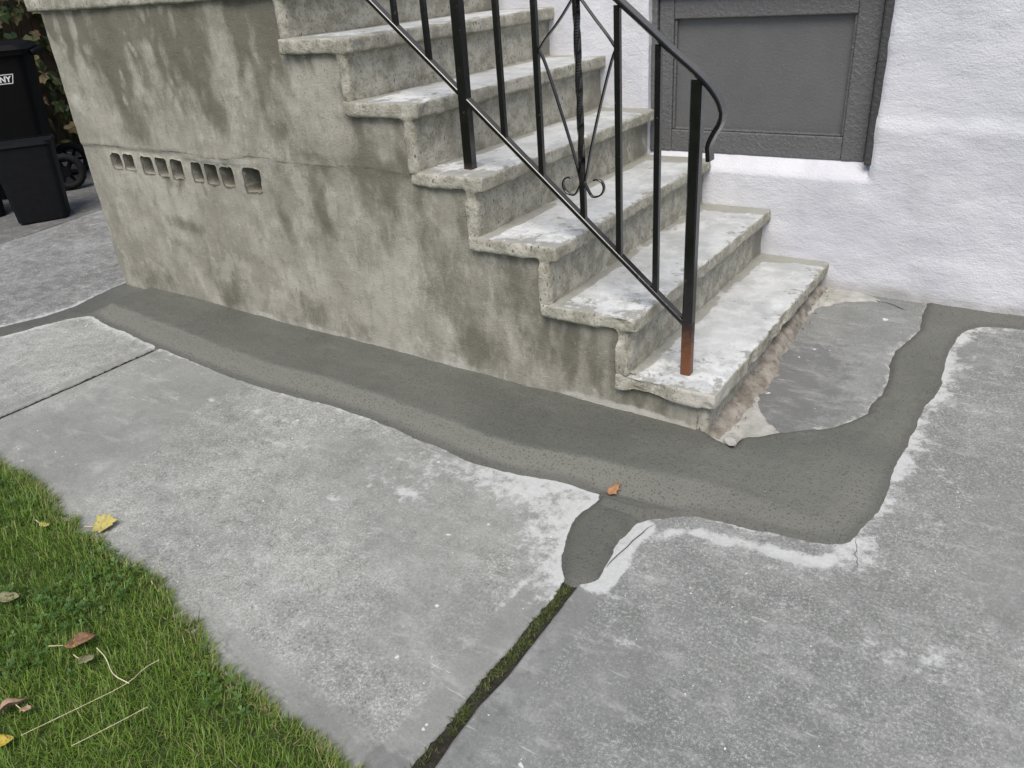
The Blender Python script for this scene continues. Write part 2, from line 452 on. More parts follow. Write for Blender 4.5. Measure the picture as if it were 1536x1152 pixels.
# ------------------------------------------------------------------ layout in metres
W = 1.1824                        # house wall plane y
def gz(x, y):
    return 0.04 - 0.012 * np.clip(x, -7, 4) + 0.05 * np.clip(y, -4, 1.4)
STRIP_FAR = [(-3.40, -1.02), (-3.20, -.78), (-3.029, -0.539), (-2.945, -0.397), (-2.920, -0.262), (-2.929, -0.168), (-2.945, -0.064), (-2.949, 0.048)]
STRIP_NEAR = [(-2.754, -0.29), (-2.823, -0.356), (-2.88, -0.473), (-2.94, -0.60), (-3.10, -.84), (-3.30, -1.08)]
OUTER = [(-2.73, -0.286), (-2.456, -0.318), (-2.181, -0.345), (-1.955, -0.364), (-1.762, -0.374), (-1.599, -0.375), (-1.425, -0.366), (-1.189, -0.354), (-1.007, -0.356), (-0.821, -0.376), (-0.599, -0.397), (-0.438, -0.394), (-0.325, -0.369), (-0.241, -0.36), (-0.164, -0.374), (-0.183, -0.425), (-0.190, -0.487), (-0.174, -0.552), (-0.142, -0.627), (-0.103, -0.677), (-0.081, -0.68), (-0.047, -0.654), (-0.047, -0.597), (-0.055, -0.519), (-0.052, -0.456), (-0.04, -0.407), (0.0, -0.374), (0.065, -0.329), (0.128, -0.319), (0.193, -0.322), (0.265, -0.309), (0.341, -0.303), (0.383, -0.286), (0.43, -0.253), (0.432, -0.233), (0.456, -0.152), (0.467, -0.063), (0.466, 0.042), (0.462, 0.112), (0.475, 0.197), (0.467, 0.248), (0.473, 0.321), (0.479, 0.431), (0.497, 0.535), (0.496, 0.674), (0.489, 0.796), (0.494, 0.916), (0.507, 0.998), (0.553, 1.051), (0.606, 1.064), (0.68, 1.074), (.95, 1.085), (1.4, 1.07), (1.9, 1.09)]
INNER = [(1.9, 1.24), (0.67, 1.24), (0.372, 1.24), (0.367, 1.122), (0.383, 0.948), (0.355, 0.816), (0.335, 0.756), (0.343, 0.655), (0.359, 0.536), (0.357, 0.451), (0.343, 0.382), (0.345, 0.338), (0.312, 0.273), (0.271, 0.203), (0.212, 0.159), (0.154, 0.111), (0.117, 0.063), (0.065, 0.022), (0.061, -0.031), (0.013, -0.012), (-0.035, 0.015)]
MORTAR = smooth_poly(STRIP_FAR, 1).tolist()[::-1] + STRIP_FAR[:0]
MORTAR = smooth_poly(np.array(OUTER), 1).tolist() + INNER + [(-.05, .06), (-2.93, .06)] + STRIP_FAR[::-1][1:] + STRIP_NEAR[::-1]
MORTAR = np.array(MORTAR)
MOSSL = [(-0.103, -0.60), (-0.103, -0.677), (-0.1, -0.748), (-0.105, -0.824), (-0.104, -0.896), (-0.112, -0.987), (-0.112, -1.042), (-0.107, -1.108), (-0.111, -1.14), (-0.116, -1.24), (-.118, -1.45)]
MOSSR = [(-0.074, -0.60), (-0.074, -0.686), (-0.073, -0.765), (-0.073, -0.86), (-0.074, -0.976), (-0.084, -1.061), (-0.083, -1.11), (-0.083, -1.154), (-0.078, -1.209), (-.078, -1.45)]
GRASS = [(-4.2, -1.02), (-3.2, -1.05), (-2.4, -1.075), (-1.937, -1.09), (-1.767, -1.092), (-1.584, -1.110), (-1.491, -1.129), (-1.333, -1.156), (-1.183, -1.162), (-1.076, -1.161), (-0.989, -1.162), (-0.883, -1.202), (-0.775, -1.221), (-0.645, -1.254), (-0.565, -1.268), (-0.5, -1.272), (-0.409, -1.279), (-0.314, -1.295), (-0.246, -1.297), (-0.1, -1.31), (.6, -1.33), (2.6, -1.36)]
def curve_x(pts):
    P = np.array(sorted(pts, key=lambda p: p[1]))
    return lambda y: np.interp(y, P[:, 1], P[:, 0])
def curve_y(pts):
    P = np.array(sorted(pts))
    return lambda x: np.interp(x, P[:, 0], P[:, 1])
grass_y = curve_y(GRASS)

# ------------------------------------------------------------------ ground sheet
xs = np.array([-300, -80, -20, -8, -7, -5, -4, -3, -2, -1, 0, 1, 2, 3, 4, 8, 20, 80, 300.])
ys = np.array([-300, -80, -20, -8, -5, -4, -3, -2, -1, 0, .7, 1.4, 3, 8, 20, 80, 300.])
X, Y = np.meshgrid(xs, ys)
V = np.stack([X.ravel(), Y.ravel(), gz(X.ravel(), Y.ravel()) - .045], 1)
o = obj('ground', mesh_from('ground', V, grid_faces(len(xs), len(ys))), 'lawn_soil'); tag(o, kind='structure')

# ------------------------------------------------------------------ pavement slabs
pave = empty('pavement'); tag(pave, kind='structure')
def slab(xl, xr, y0, y1, mat, res, seed, dz=0.0, extra=None, edge_r=.008):
    ny = max(2, int((y1 - y0) / res)); yv = np.linspace(y0, y1, ny)
    wmax = float(np.max(xr(yv) - xl(yv))); nx = max(2, int(wmax / res)); s = np.linspace(0, 1, nx)
    # crowd a few lines at the edges so that they round off
    e = np.array([0, .003, .008, .014]); s = np.unique(np.concatenate([s, e / wmax, 1 - e / wmax]))
    yv = np.unique(np.concatenate([yv, y0 + e, y1 - e])); nx, ny = len(s), len(yv)
    S, Yg = np.meshgrid(s, yv); XL, XR = xl(Yg), xr(Yg)
    Xg = XL + (XR - XL) * S
    x, y = Xg.ravel(), Yg.ravel()
    P = np.stack([x, y, 0 * x], 1)
    ed = np.minimum.reduce([(S * (XR - XL)).ravel(), ((1 - S) * (XR - XL)).ravel(), y - y0, y1 - y])
    z = gz(x, y) + dz + (fbm(P, 3.0, 3, seed) - .5) * .008 + (fbm(P, 22, 2, seed + 5) - .5) * .0026
    z = z - .007 * (1 - np.clip(ed / edge_r, 0, 1)) ** 2 * (0.7 + 1.0 * fbm(P, 30, 2, seed + 9))
    dm = np.maximum(-poly_sd(x, y, MORTAR), 0)
    at = dict(white=0 * x, smooth=0 * x, dark=0 * x)
    if extra: extra(x, y, dm, ed, P, at, S.ravel() * (XR - XL).ravel(), (1 - S.ravel()) * (XR - XL).ravel())
    V = np.stack([x, y, z], 1); F = grid_faces(nx, ny)
    # skirt
    ring = np.concatenate([np.arange(nx), np.arange(1, ny) * nx + nx - 1, (ny - 1) * nx + np.arange(nx - 2, -1, -1), np.arange(ny - 2, 0, -1) * nx])
    lo = V[ring].copy(); lo[:, 2] -= .07
    k = len(V); m = len(ring); j = np.arange(m); j2 = (j + 1) % m
    V = np.vstack([V, lo]); F = np.vstack([F, np.stack([ring[j], k + j, k + j2, ring[j2]], 1)])
    for a in at: at[a] = np.concatenate([at[a], np.zeros(m)])
    o = obj('slab', mesh_from('slab', V, F, at), mat, pave)
    return o
jAB = curve_x([(-2.262, -1.30), (-2.236, -0.941), (-2.2, -0.659), (-2.167, -0.351), (-2.13, .1)])
xA_r = curve_x(MOSSL); xD_l0 = curve_x(MOSSR)
SCUFF_A = [(-1.6, -.52, .035, .012, .7), (-1.42, -.50, .02, .010, .6), (-1.18, -.60, .06, .012, .45), (-1.05, -.66, .05, .02, .35), (-.66, -.60, .05, .025, .6), (-.60, -.66, .03, .012, .6), (-.83, -.72, .02, .012, .7), (-1.0, -.83, .010, .03, .6),
           (-.55, -.78, .10, .05, .25), (-.80, -.95, .12, .05, .22), (-.40, -.95, .12, .10, .22), (-1.75, -.75, .20, .10, .25), (-1.95, -.95, .12, .08, .32), (-.5, -.45, .25, .05, .35)]
SCUFF_D = [(.09, -.78, .05, .022, .62), (.06, -.74, .03, .03, .45), (.02, -.68, .03, .02, .5), (.25, -.72, .03, .012, .35), (.56, -.55, .10, .06, .40), (.68, -.52, .06, .05, .45), (.60, -.68, .10, .05, .38), (.45, -.62, .05, .012, .35), (.30, -.76, .012, .05, .35),
           (.50, -.30, .10, .02, .40), (.58, -.10, .06, .04, .35), (.62, .10, .08, .06, .30), (.72, -.30, .05, .05, .42), (.48, -.48, .02, .015, .55), (.15, -.56, .06, .015, .35), (.35, -.52, .03, .01, .4), (.0, -.95, .03, .08, .25), (.75, .35, .12, .1, .25)]
def exA(x, y, dm, ed, P, at, dl, dr):
    n = fbm(P, 6, 3, 31)
    at['white'] = (.05 + .75 * n) * np.exp(-dm / .014) + .50 * sstep(.22, .0, dm) * sstep(-.62, -.25, x) * (.55 + .8 * n) + .16 * sstep(.30, 0, dm)
    at['white'] += .42 * np.exp(-((x + .75) / .30) ** 2 - ((y + .72) / .14) ** 2) * n * 1.2 + .38 * np.exp(-((x + 1.25) / .5) ** 2 - ((y + .50) / .10) ** 2) * n
    n3 = fbm(P, 2.2, 4, 33)
    at['white'] += .30 * np.exp(-((x + .62) / .50) ** 2 - ((y + .52) / .13) ** 2) * (.4 + n) + .16 * sstep(.45, .62, n3)
    for cx_, cy_, rx_, ry_, sg in SCUFF_A:
        at['white'] += .8 * sg * np.exp(-((x - cx_) / rx_) ** 2 - ((y - cy_) / ry_) ** 2)
    at['smooth'] = .55 * sstep(.52, .40, n3) + .35 * sstep(-1.2, -1.8, x)
    at['smooth'] = np.maximum(np.maximum(at['smooth'], sstep(.085, .07, dr) * sstep(-.69, -.75, y)), .8 * sstep(.03, .015, dl))
    at['white'] += .55 * np.exp(-((dr - .088) / .007) ** 2) * (y < -.72) * (n * 1.3)
    ge = y - grass_y(x)
    at['white'] += .45 * np.exp(-((ge - .102) / .006) ** 2) * sstep(-.9, -.6, x) * (x < -.2) * (n * 1.3)
    at['smooth'] = np.maximum(at['smooth'], sstep(.10, .05, ge) * sstep(-1.0, -.5, x))
    at['dark'] = .26 * sstep(.095, .08, dr) * (y < -.72) + .24 * sstep(.105, .09, ge) * sstep(-1.0, -.6, x) + .26 * sstep(.09, .0, ge) + .28 * np.exp(-((x + .36) / .16) ** 2 - ((y + .58) / .08) ** 2) + .18 * sstep(.04, .0, dl)
slab(jA := (lambda y: jAB(y) + .011), xA_r, -1.42, -.02, 'slab_a', .0105, 3, 0.0, exA)
def exB(x, y, dm, ed, P, at, dl, dr):
    at['white'] = .85 * np.exp(-dm / .045) + .10
    at['smooth'] = .8 * sstep(.05, .03, dr)
    at['dark'] = .12 + .2 * sstep(.02, 0, dr)
slab(curve_x([(-3.30, -1.30), (-3.24, -1.0), (-2.95, -.57), (-2.86, -.38), (-2.80, -.02)]), lambda y: jAB(y) - .011, -1.30, -.02, 'slab_a', .014, 8, 0.001, exB)
def exC(x, y, dm, ed, P, at, dl, dr):
    n = fbm(P, (3, 9, 1), 3, 77)
    at['white'] = .80 * np.exp(-dm / .03) + .30 * sstep(.5, 0, dm) * n + .1
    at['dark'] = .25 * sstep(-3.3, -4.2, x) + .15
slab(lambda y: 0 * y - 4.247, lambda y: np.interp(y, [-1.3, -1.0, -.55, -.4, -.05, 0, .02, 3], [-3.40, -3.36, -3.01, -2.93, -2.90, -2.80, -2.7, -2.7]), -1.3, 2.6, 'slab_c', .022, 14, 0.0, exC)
def exC2(x, y, dm, ed, P, at, dl, dr):
    at['dark'] = .60 + 0 * x; at['smooth'] = .3 + 0 * x  # shade around the bins, darkened into the slab colour
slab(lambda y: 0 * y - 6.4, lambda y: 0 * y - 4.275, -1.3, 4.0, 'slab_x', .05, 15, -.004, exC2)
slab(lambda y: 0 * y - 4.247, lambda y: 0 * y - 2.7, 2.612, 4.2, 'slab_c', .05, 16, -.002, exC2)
def exD(x, y, dm, ed, P, at, dl, dr):
    n = fbm(P, 8, 3, 51); n2 = fbm(P, 15, 3, 58)
    w = (.02 + .95 * fbm(P, 10, 2, 52)) * np.exp(-dm / .014)
    w = np.maximum(w, .95 * sstep(.060, .045, dm) * sstep(.03, .0, x) * sstep(-.71, -.66, y) * sstep(-.38, -.42, y))          # trowelled strip beside the joint
    band = np.exp(-((dm - .062) / .026) ** 2) * sstep(-.02, .05, x) * sstep(.49, .40, x) * sstep(-.2, -.3, y)
    w = np.maximum(w, .85 * band * (.05 + 1.35 * n))
    w = np.maximum(w, .78 * np.exp(-((x - .45) / .06) ** 2 - ((y + .255) / .075) ** 2))
    right = sstep(.42, .44, x) * sstep(-.25, -.2, y)
    w = np.maximum(w, right * ((.05 + .80 * n2) * sstep(.060, .004, dm) + .30 * sstep(.20, .04, dm) * n * 1.4))
    w += .30 * sstep(.30, .05, dm) * (n2 - .35) * (x > .1)
    w += .26 * sstep(.55, 1.0, x + .6 * y + 1.0) * (n - .35)
    w += .14 * sstep(.45, .62, fbm(P, 2.4, 4, 55))
    for cx_, cy_, rx_, ry_, sg in SCUFF_D: w += .75 * sg * np.exp(-((x - cx_) / rx_) ** 2 - ((y - cy_) / ry_) ** 2)
    island = (x < .40) & (y > .02)
    w = np.where(island, .55 * np.exp(-dm / .02) + .12, w)
    at['white'] = np.clip(w, 0, 1.1)
    at['smooth'] = np.maximum(sstep(.075, .062, dl) * (y < -.66), .15 + .5 * sstep(.55, .42, fbm(P, 2.4, 4, 57)))
    at['smooth'] = np.where(island, .75, at['smooth'])
    at['dark'] = .12 * (1 - island) + island * (.62 * np.exp(-((x - .10) / .17) ** 2 - ((y - .40) / .34) ** 2) + .22 * sstep(1.0, .7, y))
    at['dark'] += .20 * sstep(.085, .070, dl) * (y < -.66)
    at['dark'] += .22 * np.exp(-((x - .45) / .07) ** 2 - ((y + .75) / .35) ** 2) * n * 1.5 + .10 * sstep(-.7, -.9, y)
slab(lambda y: np.where(y < -.3, xD_l0(y), np.interp(y, [-.3, -.1], [-.075, -.03])), lambda y: 0 * y + 2.35, -1.45, W + .02, 'slab_d', .0105, 21, 0.0, exD)
slab(lambda y: 0 * y + 2.362, lambda y: 0 * y + 4.6, -1.45, W + .02, 'slab_a', .04, 25, 0.001)

def ribbon(name, pts, w, mat, parent, lift=.0012, seed=0):
    pts = smooth_poly(pts, 1); r = random.Random(seed); V = []; F = []
    for i, p in enumerate(pts):
        t = pts[min(i + 1, len(pts) - 1)] - pts[max(i - 1, 0)]; t = t / (np.hypot(*t) + 1e-9); nrm = np.array([-t[1], t[0]])
        ww = w * r.uniform(.35, 1.0) * (0.25 if i in (0, len(pts) - 1) else 1)
        j = nrm * r.uniform(-1, 1) * w * .8
        for s_, h in ((-1, 0), (0, .0006), (1, 0)):
            q = p + j + nrm * s_ * ww / 2; V.append((q[0], q[1], float(gz(q[0], q[1])) + lift + h))
    for i in range(len(pts) - 1):
        for a in (0, 1): F.append((3 * i + a, 3 * i + a + 1, 3 * i + a + 4, 3 * i + a + 3))
    return obj(name, mesh_from(name, V, F), mat, parent)
ribbon('crack', [(.442, -.235), (.447, -.255), (.455, -.270), (.452, -.290), (.462, -.305), (.468, -.33)], .0022, 'crackm', pave, .0018, 1)
ribbon('crack', [(-.005, -.412), (-.020, -.47), (-.028, -.53), (-.040, -.60)], .003, 'crackm', pave, .0018, 2)
ribbon('crack', [(-.0, 1.158), (.06, 1.150), (.14, 1.140), (.20, 1.128), (.25, 1.118), (.31, 1.085)], .0045, 'crackm', pave, .003, 3)

# soil in the joints
def joint_fill(l, r, y0, y1, drop, mat):
    yv = np.arange(y0, y1, .01); V = []
    for y in yv:
        for s in np.linspace(-.15, 1.15, 5):
            x = l(y) + (r(y) - l(y)) * s
            V.append((x, y, float(gz(x, y)) - drop + rnd.uniform(-.002, .003)))
    return obj('joint_filling', mesh_from('joint_filling', V, grid_faces(5, len(yv))), mat, pave)
joint_fill(xA_r, xD_l0, -1.40, -.62, .006, 'soil')
joint_fill(lambda y: jAB(y) - .011, lambda y: jAB(y) + .011, -1.28, -.30, .0085, 'soil')

# ------------------------------------------------------------------ fresh mortar wash
res = .0085
xv = np.concatenate([np.arange(-3.42, .80, res), np.arange(.80, 1.92, .02)]); yv = np.arange(-1.1, 1.26, res)
X, Y = np.meshgrid(xv, yv); x, y = X.ravel(), Y.ravel(); P = np.stack([x, y, 0 * x], 1)
wob = (fbm(P, 28, 3, 4) - .5) * .008 + (fbm(P, 7, 2, 6) - .5) * .012
sd = poly_sd(x, y, MORTAR)
ob = line_d(x, y, np.array(OUTER[:13] + [(-.20, -.362), (-.08, -.350)] + OUTER[27:34]))                    # outer edge of the curb along the stairs
ob2 = line_d(x, y, np.array(OUTER))
rw = .082 + (fbm(P, (3, .1, 1), 2, 8) - .5) * .03
xin = sstep(.45, -.05, x)                                    # the raised curb fades out towards the house
left = sstep(-2.79, -2.70, x)
cq = np.minimum(ob / rw, (x + 2.775) / .06)
curb = np.clip(cq - .16 * np.exp(-((cq - 1) / .28) ** 2) * 1.0, 0, 1)
curb = curb * np.where(y > -.40, 1, 0)
topz = .026 + .012 * sstep(0, -.28, y) + .002
lowz = .0065 + (fbm(P, 10, 3, 12) - .5) * .004
h_curb = lowz + (topz - lowz) * curb * left
sofar = sstep(-.42, -.30, y) * sstep(.55, .05, x)
h_flat = .0075 + .014 * sstep(0, .12, sd) * sstep(.6, .35, y)
h = np.where((x < .0), h_curb, 0) + np.where(x >= .0, h_flat + (h_curb - h_flat) * sstep(.40, .0, x), 0)
h = np.where((x < -2.70) | (y < -.42), np.minimum(h, .010 + .0 * x), h)
sw_ = sd + wob
prof = np.where(sw_ > 0, np.minimum(1, sw_ / .012), sw_ / .012)
z = gz(x, y) + np.where(sw_ > 0, h * np.sqrt(np.clip(prof, 0, 1)), .006 * prof)
z += (fbm(P, 60, 3, 13) - .5) * .0026 + (fbm(P, (5, 16, 1), 3, 14) - .5) * .005 * sstep(0, .03, sw_)
keep = sw_ > -.022
F = grid_faces(len(xv), len(yv)); F = F[keep[F].any(1)]
used = np.unique(F); remap = np.full(len(x), -1); remap[used] = np.arange(len(used)); F = remap[F]
face = sstep(0.02, .12, curb) * sstep(1.02, .86, curb) * left * sstep(.42, -.30, x) * sstep(-.40, -.37, y)
face = np.maximum(face, .50 * sstep(.13, .06, ob2) * sstep(-.25, .1, x) * sstep(.06, -.06, y) * sstep(-.40, -.36, y) * sstep(.012, .04, sw_))
edge = sstep(.028, .006, sw_)
me = mesh_from('mortar_wash', np.stack([x, y, z], 1)[used], F, dict(dry=face[used], edge=edge[used]))
o = obj('mortar_wash', me, 'mortar')
tag(o, 'fresh dark grey mortar band along the stair foot, branching towards the white wall', 'mortar')

# pale skim coat and crumbling fillet in front of the bottom step
def overlay(name, poly, hmax, mat, res, seed, label=None, cat=None, slope=.008, hfun=None, rough=.002):
    poly = np.array(poly); x0, y0 = poly.min(0) - .03; x1, y1 = poly.max(0) + .03
    xv, yv = np.arange(x0, x1, res), np.arange(y0, y1, res); X, Y = np.meshgrid(xv, yv); x, y = X.ravel(), Y.ravel(); P = np.stack([x, y, 0 * x], 1)
    s = poly_sd(x, y, poly) + (fbm(P, 40, 3, seed) - .5) * .018
    hh = hmax if hfun is None else hfun(x, y, s)
    z = gz(x, y) + np.where(s > 0, hh * np.sqrt(np.clip(s / slope, 0, 1)), .007 * s / slope) + (fbm(P, 45, 4, seed + 3) - .5) * rough * 2
    F = grid_faces(len(xv), len(yv)); F = F[(s > -.016)[F].any(1)]
    used = np.unique(F); rm = np.full(len(x), -1); rm[used] = np.arange(len(used))
    o = obj(name, mesh_from(name, np.stack([x, y, z], 1)[used], rm[F]), mat)
    if label: tag(o, label, cat)
    return o
o = overlay('skim_coat', [(-.05, 1.20), (.10, 1.20), (.22, 1.13), (.10, 1.09), (.02, 1.00), (-.005, .85), (.012, .72), (.0, .60), (.022, .50), (.004, .40), (.028, .32), (.040, .24), (.085, .18), (.150, .12), (.117, .063), (.065, .022), (.013, -.005), (-.05, 0)], .0052, 'skim', .007, 61,
            'pale beige skim coat with ragged edge at the foot of the bottom step', 'skim coat')
def fil(x, y, s):
    a = fbm(np.stack([x, y, 0 * x], 1), 14, 4, 71)
    t = np.clip((.055 - x) / .09, 0, 1)
    return .005 + (.036 + .05 * (a - .5)) * t ** 1.3 * (0.55 + .45 * sstep(0.0, .5, y)) + .005 * (fbm(np.stack([x, y, 0 * x], 1), 45, 3, 73) - .5)
o = overlay('mortar_fillet', [(-.06, 1.17), (.015, 1.17), (.008, 1.0), (.004, .85), (.022, .70), (.016, .55), (.036, .45), (.028, .30), (.040, .20), (.022, .08), (.02, .0), (-.06, .02)], .03, 'fillet', .006, 66,
            'rough crumbling brownish mortar fillet under the nosing of the bottom step', 'mortar', .020, fil, .0045)
# broken bit of old skim lying on the wet mortar
bm = bmesh.new(); bmesh.ops.create_icosphere(bm, subdivisions=2, radius=1)
for v in bm.verts:
    q = v.co * (1 + rnd.uniform(-.18, .18)); v.co = Vector((.046 + q.x * .026 * .8 + q.y * .01, .0 + q.y * .014 - q.x * .018, float(gz(.05, 0)) + .018 + q.z * .007))
o = obj('mortar_chip', bm_mesh('mortar_chip', bm), 'skim'); tag(o, 'pale broken mortar chip at the corner of the bottom step', 'chip')

# ------------------------------------------------------------------ staircase
stair = empty('staircase', (0, 0, 0)); tag(stair, 'weathered concrete entrance stairs with stained stucco side and vent holes', 'stairs')
XK = [None, 0.0, -0.2418, -0.4961, -0.7440, -0.9576, -1.1952, -1.440]
ZK = [None, 0.2037, 0.3861, 0.5664, 0.7499, 0.9521, 1.1383, 1.318]
EN, NO, RT, TT = .0224, .0265, .042, .047
XL = -2.906; ZCAP = 1.248
def stair_top(x):
    """underside profile of treads: infill reaches this height"""
    z = np.full(np.shape(x), ZCAP + .02)
    for k in range(1, 8):
        z = np.where(x > XK[k] - NO - RT * .5, np.minimum(z, ZK[k - 1] - TT * .5 if k > 1 else -1), z)
    return z
VENT = [(-2.706, -2.644, .648, .703), (-2.620, -2.553, .647, .703), (-2.495, -2.428, .638, .702), (-2.397, -2.335, .636, .702), (-2.300, -2.232, .633, .700),
        (-2.166, -2.104, .632, .699), (-2.074, -2.009, .629, .700), (-1.980, -1.917, .628, .694), (-1.852, -1.765, .618, .699)]
VENT = [(a - .004, b + .004, c - .006, d + .004) for a, b, c, d in VENT]
def uniq_lines(base, extra, tol):
    L = list(extra)
    for b in base:
        if all(abs(b - e) > tol for e in extra): L.append(b)
    return np.array(sorted(L))
res = .0095
ve = sorted({e for v in VENT for e in (v[0], v[1], (v[0] + v[1]) / 2)})
xv = uniq_lines(np.arange(XL, -.05, res), ve + [-.066], res * .45)
zv = uniq_lines(np.arange(-.02, ZCAP + .02, res), [.618, .633, .648, .700, .712], res * .2)
zv = np.array(sorted(set(np.round(np.arange(-.02, ZCAP + .021, .0085), 5))))
X, Z = np.meshgrid(xv, zv); x, z = X.ravel(), Z.ravel(); P = np.stack([x, 0 * x, z], 1); nx, nz = len(xv), len(zv)
lip = .735 + (fbm(P, (4, 1, 0.01), 3, 41) - .5) * .03
yy = -(fbm(P, 3.0, 4, 42) - .5) * .020 - (fbm(P, 16, 2, 43) - .5) * .005
yy -= (.0015 + .0045 * sstep(-1.70, -1.85, x)) * sstep(lip - .006, lip + .004, z)
yy -= .020 * np.exp(-((x - XL) / .05) ** 2) * 0
yy -= .010 * sstep(.18, .06, z) * sstep(-1.3, -1.0, x) * fbm(P, (6, 1, 10), 3, 47)
# lighter proud band above the vents
yy -= .007 * np.exp(-((z - .722) / .012) ** 2) * sstep(-2.25, -2.15, x) * sstep(-1.74, -1.78, x)
holes = np.zeros(len(F := grid_faces(nx, nz)), bool)
cx, cz = x[F].mean(1), z[F].mean(1)
Fx, Fz = cx, cz
vent_sd = np.full(len(x), 1e9)
for a, b, c, d in VENT:
    qx = np.abs(x - (a + b) / 2) - (b - a) / 2 + .012; qz = np.abs(z - (c + d) / 2) - (d - c) / 2 + .012
    s = np.hypot(np.maximum(qx, 0), np.maximum(qz, 0)) + np.minimum(np.maximum(qx, qz), 0) - .012
    vent_sd = np.minimum(vent_sd, s)
vent_sd = vent_sd + (fbm(P, 45, 2, 49) - .5) * .008
# pull the rim vertices onto the hole outline, then push everything inside back as a funnel
yb = np.where(vent_sd < 0, np.minimum(-vent_sd * 14, .16), 0)
yy = yy + np.where(vent_sd < 0, 0, 0)
fin = (vent_sd[F] < -.0015).all(1)
below = Fz < stair_top(Fx)
# snap: move vertices that are just inside to the contour (gradient step)
gs = vent_sd.reshape(nz, nx); gzg, gxg = np.gradient(gs, zv, xv); gl = np.hypot(gxg, gzg).ravel() + 1e-6
near = np.abs(vent_sd) < .0055
x2 = np.where(near, x - vent_sd * (gxg.ravel() / gl), x); z2 = np.where(near, z - vent_sd * (gzg.ravel() / gl), z)
fin = (np.where(near, 0, vent_sd)[F] <= 0).all(1)
F1 = F[below & ~fin]
# boundary edges of the holes get a tunnel
from collections import Counter
ec = Counter()
for f in F[below & fin]:
    for a, b in zip(f, np.roll(f, -1)): ec[(a, b)] += 1
tun = [(a, b) for (a, b) in ec if (b, a) not in ec]
V = np.stack([x2, yy, z2], 1); extraV = []; idx = {}; TF = []
depth_l = [.004, .012, .03, .08, .15]
for a, b in tun:
    for v in (a, b):
        if v not in idx:
            idx[v] = len(V) + len(extraV)
            for dd in depth_l: extraV.append((V[v][0] + (dd < .01) * 0, V[v][1] + dd, V[v][2]))
    ca, cb = [a] + [idx[a] + i for i in range(len(depth_l))], [b] + [idx[b] + i for i in range(len(depth_l))]
    for i in range(len(depth_l)): TF.append((cb[i], ca[i], ca[i + 1], cb[i + 1]))
damp = 0 * x
def blob(cx, cz, rx, rz, s, tilt=0.0):
    u = (x - cx) + tilt * (z - cz)
    return s * np.exp(-((u / rx) ** 2) ** 1.3 - (((z - cz) / rz) ** 2) ** 1.3)
for b in [(-2.36, .440, .10, .040, .62), (-2.23, .430, .09, .028, .55), (-2.22, .30, .055, .10, .58), (-2.13, .17, .10, .075, .60), (-2.05, .26, .04, .09, .35), (-1.90, .33, .05, .10, .52),
          (-2.70, .15, .20, .06, .52), (-2.42, .17, .16, .08, .35), (-2.14, .10, .04, .05, .5), (-1.62, .17, .10, .07, .42), (-1.72, .58, .05, .14, .26), (-1.66, .42, .04, .14, .22), (-1.80, .62, .06, .02, .40),
          (-.885, .25, .075, .16, .42, .15), (-.93, .45, .07, .12, .32, .15), (-1.02, .335, .06, .09, .34), (-1.30, .42, .09, .08, .44), (-.80, .17, .08, .06, .38), (-.66, .41, .06, .10, .36), (-.50, .25, .10, .10, .35), (-.30, .20, .12, .12, .38), (-.62, .22, .05, .10, .30),
          (-1.24, .745, .22, .035, .50), (-1.10, .64, .12, .09, .24), (-1.05, .72, .12, .05, .30), (-1.45, .765, .12, .02, .45), (-1.12, .82, .08, .08, .30),
          (-2.50, .93, .05, .16, .45, .15), (-2.40, .82, .05, .09, .42), (-2.22, .93, .08, .13, .36), (-2.00, .95, .10, .13, .62), (-1.90, .88, .07, .07, .50), (-1.66, .90, .10, .10, .46), (-1.56, .83, .10, .06, .44), (-2.55, 1.08, .07, .13, .42, .15), (-1.72, 1.12, .16, .14, .40), (-2.10, 1.14, .16, .10, .40),
          (-2.30, .61, .10, .025, .35), (-2.12, .60, .03, .10, .30)]:
    damp = damp + .82 * blob(*b)
damp += .34 * sstep(1.0, 1.25, z) * (.4 + fbm(P, (9, 1, .6), 3, 81)) + .10 * sstep(.72, .78, z)
damp += .30 * (fbm(P, (11, 1, .8), 3, 83) - .52) * 2.2 * sstep(.72, .80, z)
damp += .18 * sstep(.30, .08, z) * fbm(P, (5, 1, 3), 3, 85) * 1.5
damp += .10 * sstep(-1.4, -1.0, x) + .22 * sstep(.03, .0, stair_top(x) - TT * .5 - z) * sstep(-1.5, -1.4, x)
strk = random.Random(44)
def streak(xc, z0, ln, w, s_):
    xx_ = xc + .012 * np.sin(z * 23 + xc * 50) + .006 * np.sin(z * 61 + xc * 90)
    t_ = (z0 - z) / ln
    return s_ * np.exp(-((x - xx_) / (w * (1 + .8 * np.clip(t_, 0, 1)))) ** 2) * sstep(-.02, .03, t_) * sstep(1.0, .45, t_)
lite = 0 * x
for i in range(70):
    damp += streak(strk.uniform(-2.88, -1.45), 1.255, strk.uniform(.12, .55), strk.uniform(.006, .030), strk.uniform(.12, .42))
for i in range(34):
    lite += streak(strk.uniform(-2.88, -1.45), strk.uniform(.95, 1.25), strk.uniform(.10, .40), strk.uniform(.018, .05), strk.uniform(.12, .32))
for i in range(34):
    damp += streak(strk.uniform(-1.75, -1.0), .74, strk.uniform(.10, .50), strk.uniform(.010, .045), strk.uniform(.06, .19))
for k_ in range(1, 7):
    for i in range(7): damp += streak(strk.uniform(XK[k_ + 1] - .06, XK[k_] - .02), ZK[k_] - TT, strk.uniform(.08, .40), strk.uniform(.006, .022), strk.uniform(.10, .36))
    for i in range(4): lite += streak(strk.uniform(XK[k_ + 1] - .06, XK[k_] - .02), ZK[k_] - TT - strk.uniform(.02, .15), strk.uniform(.10, .30), strk.uniform(.015, .035), strk.uniform(.12, .3))
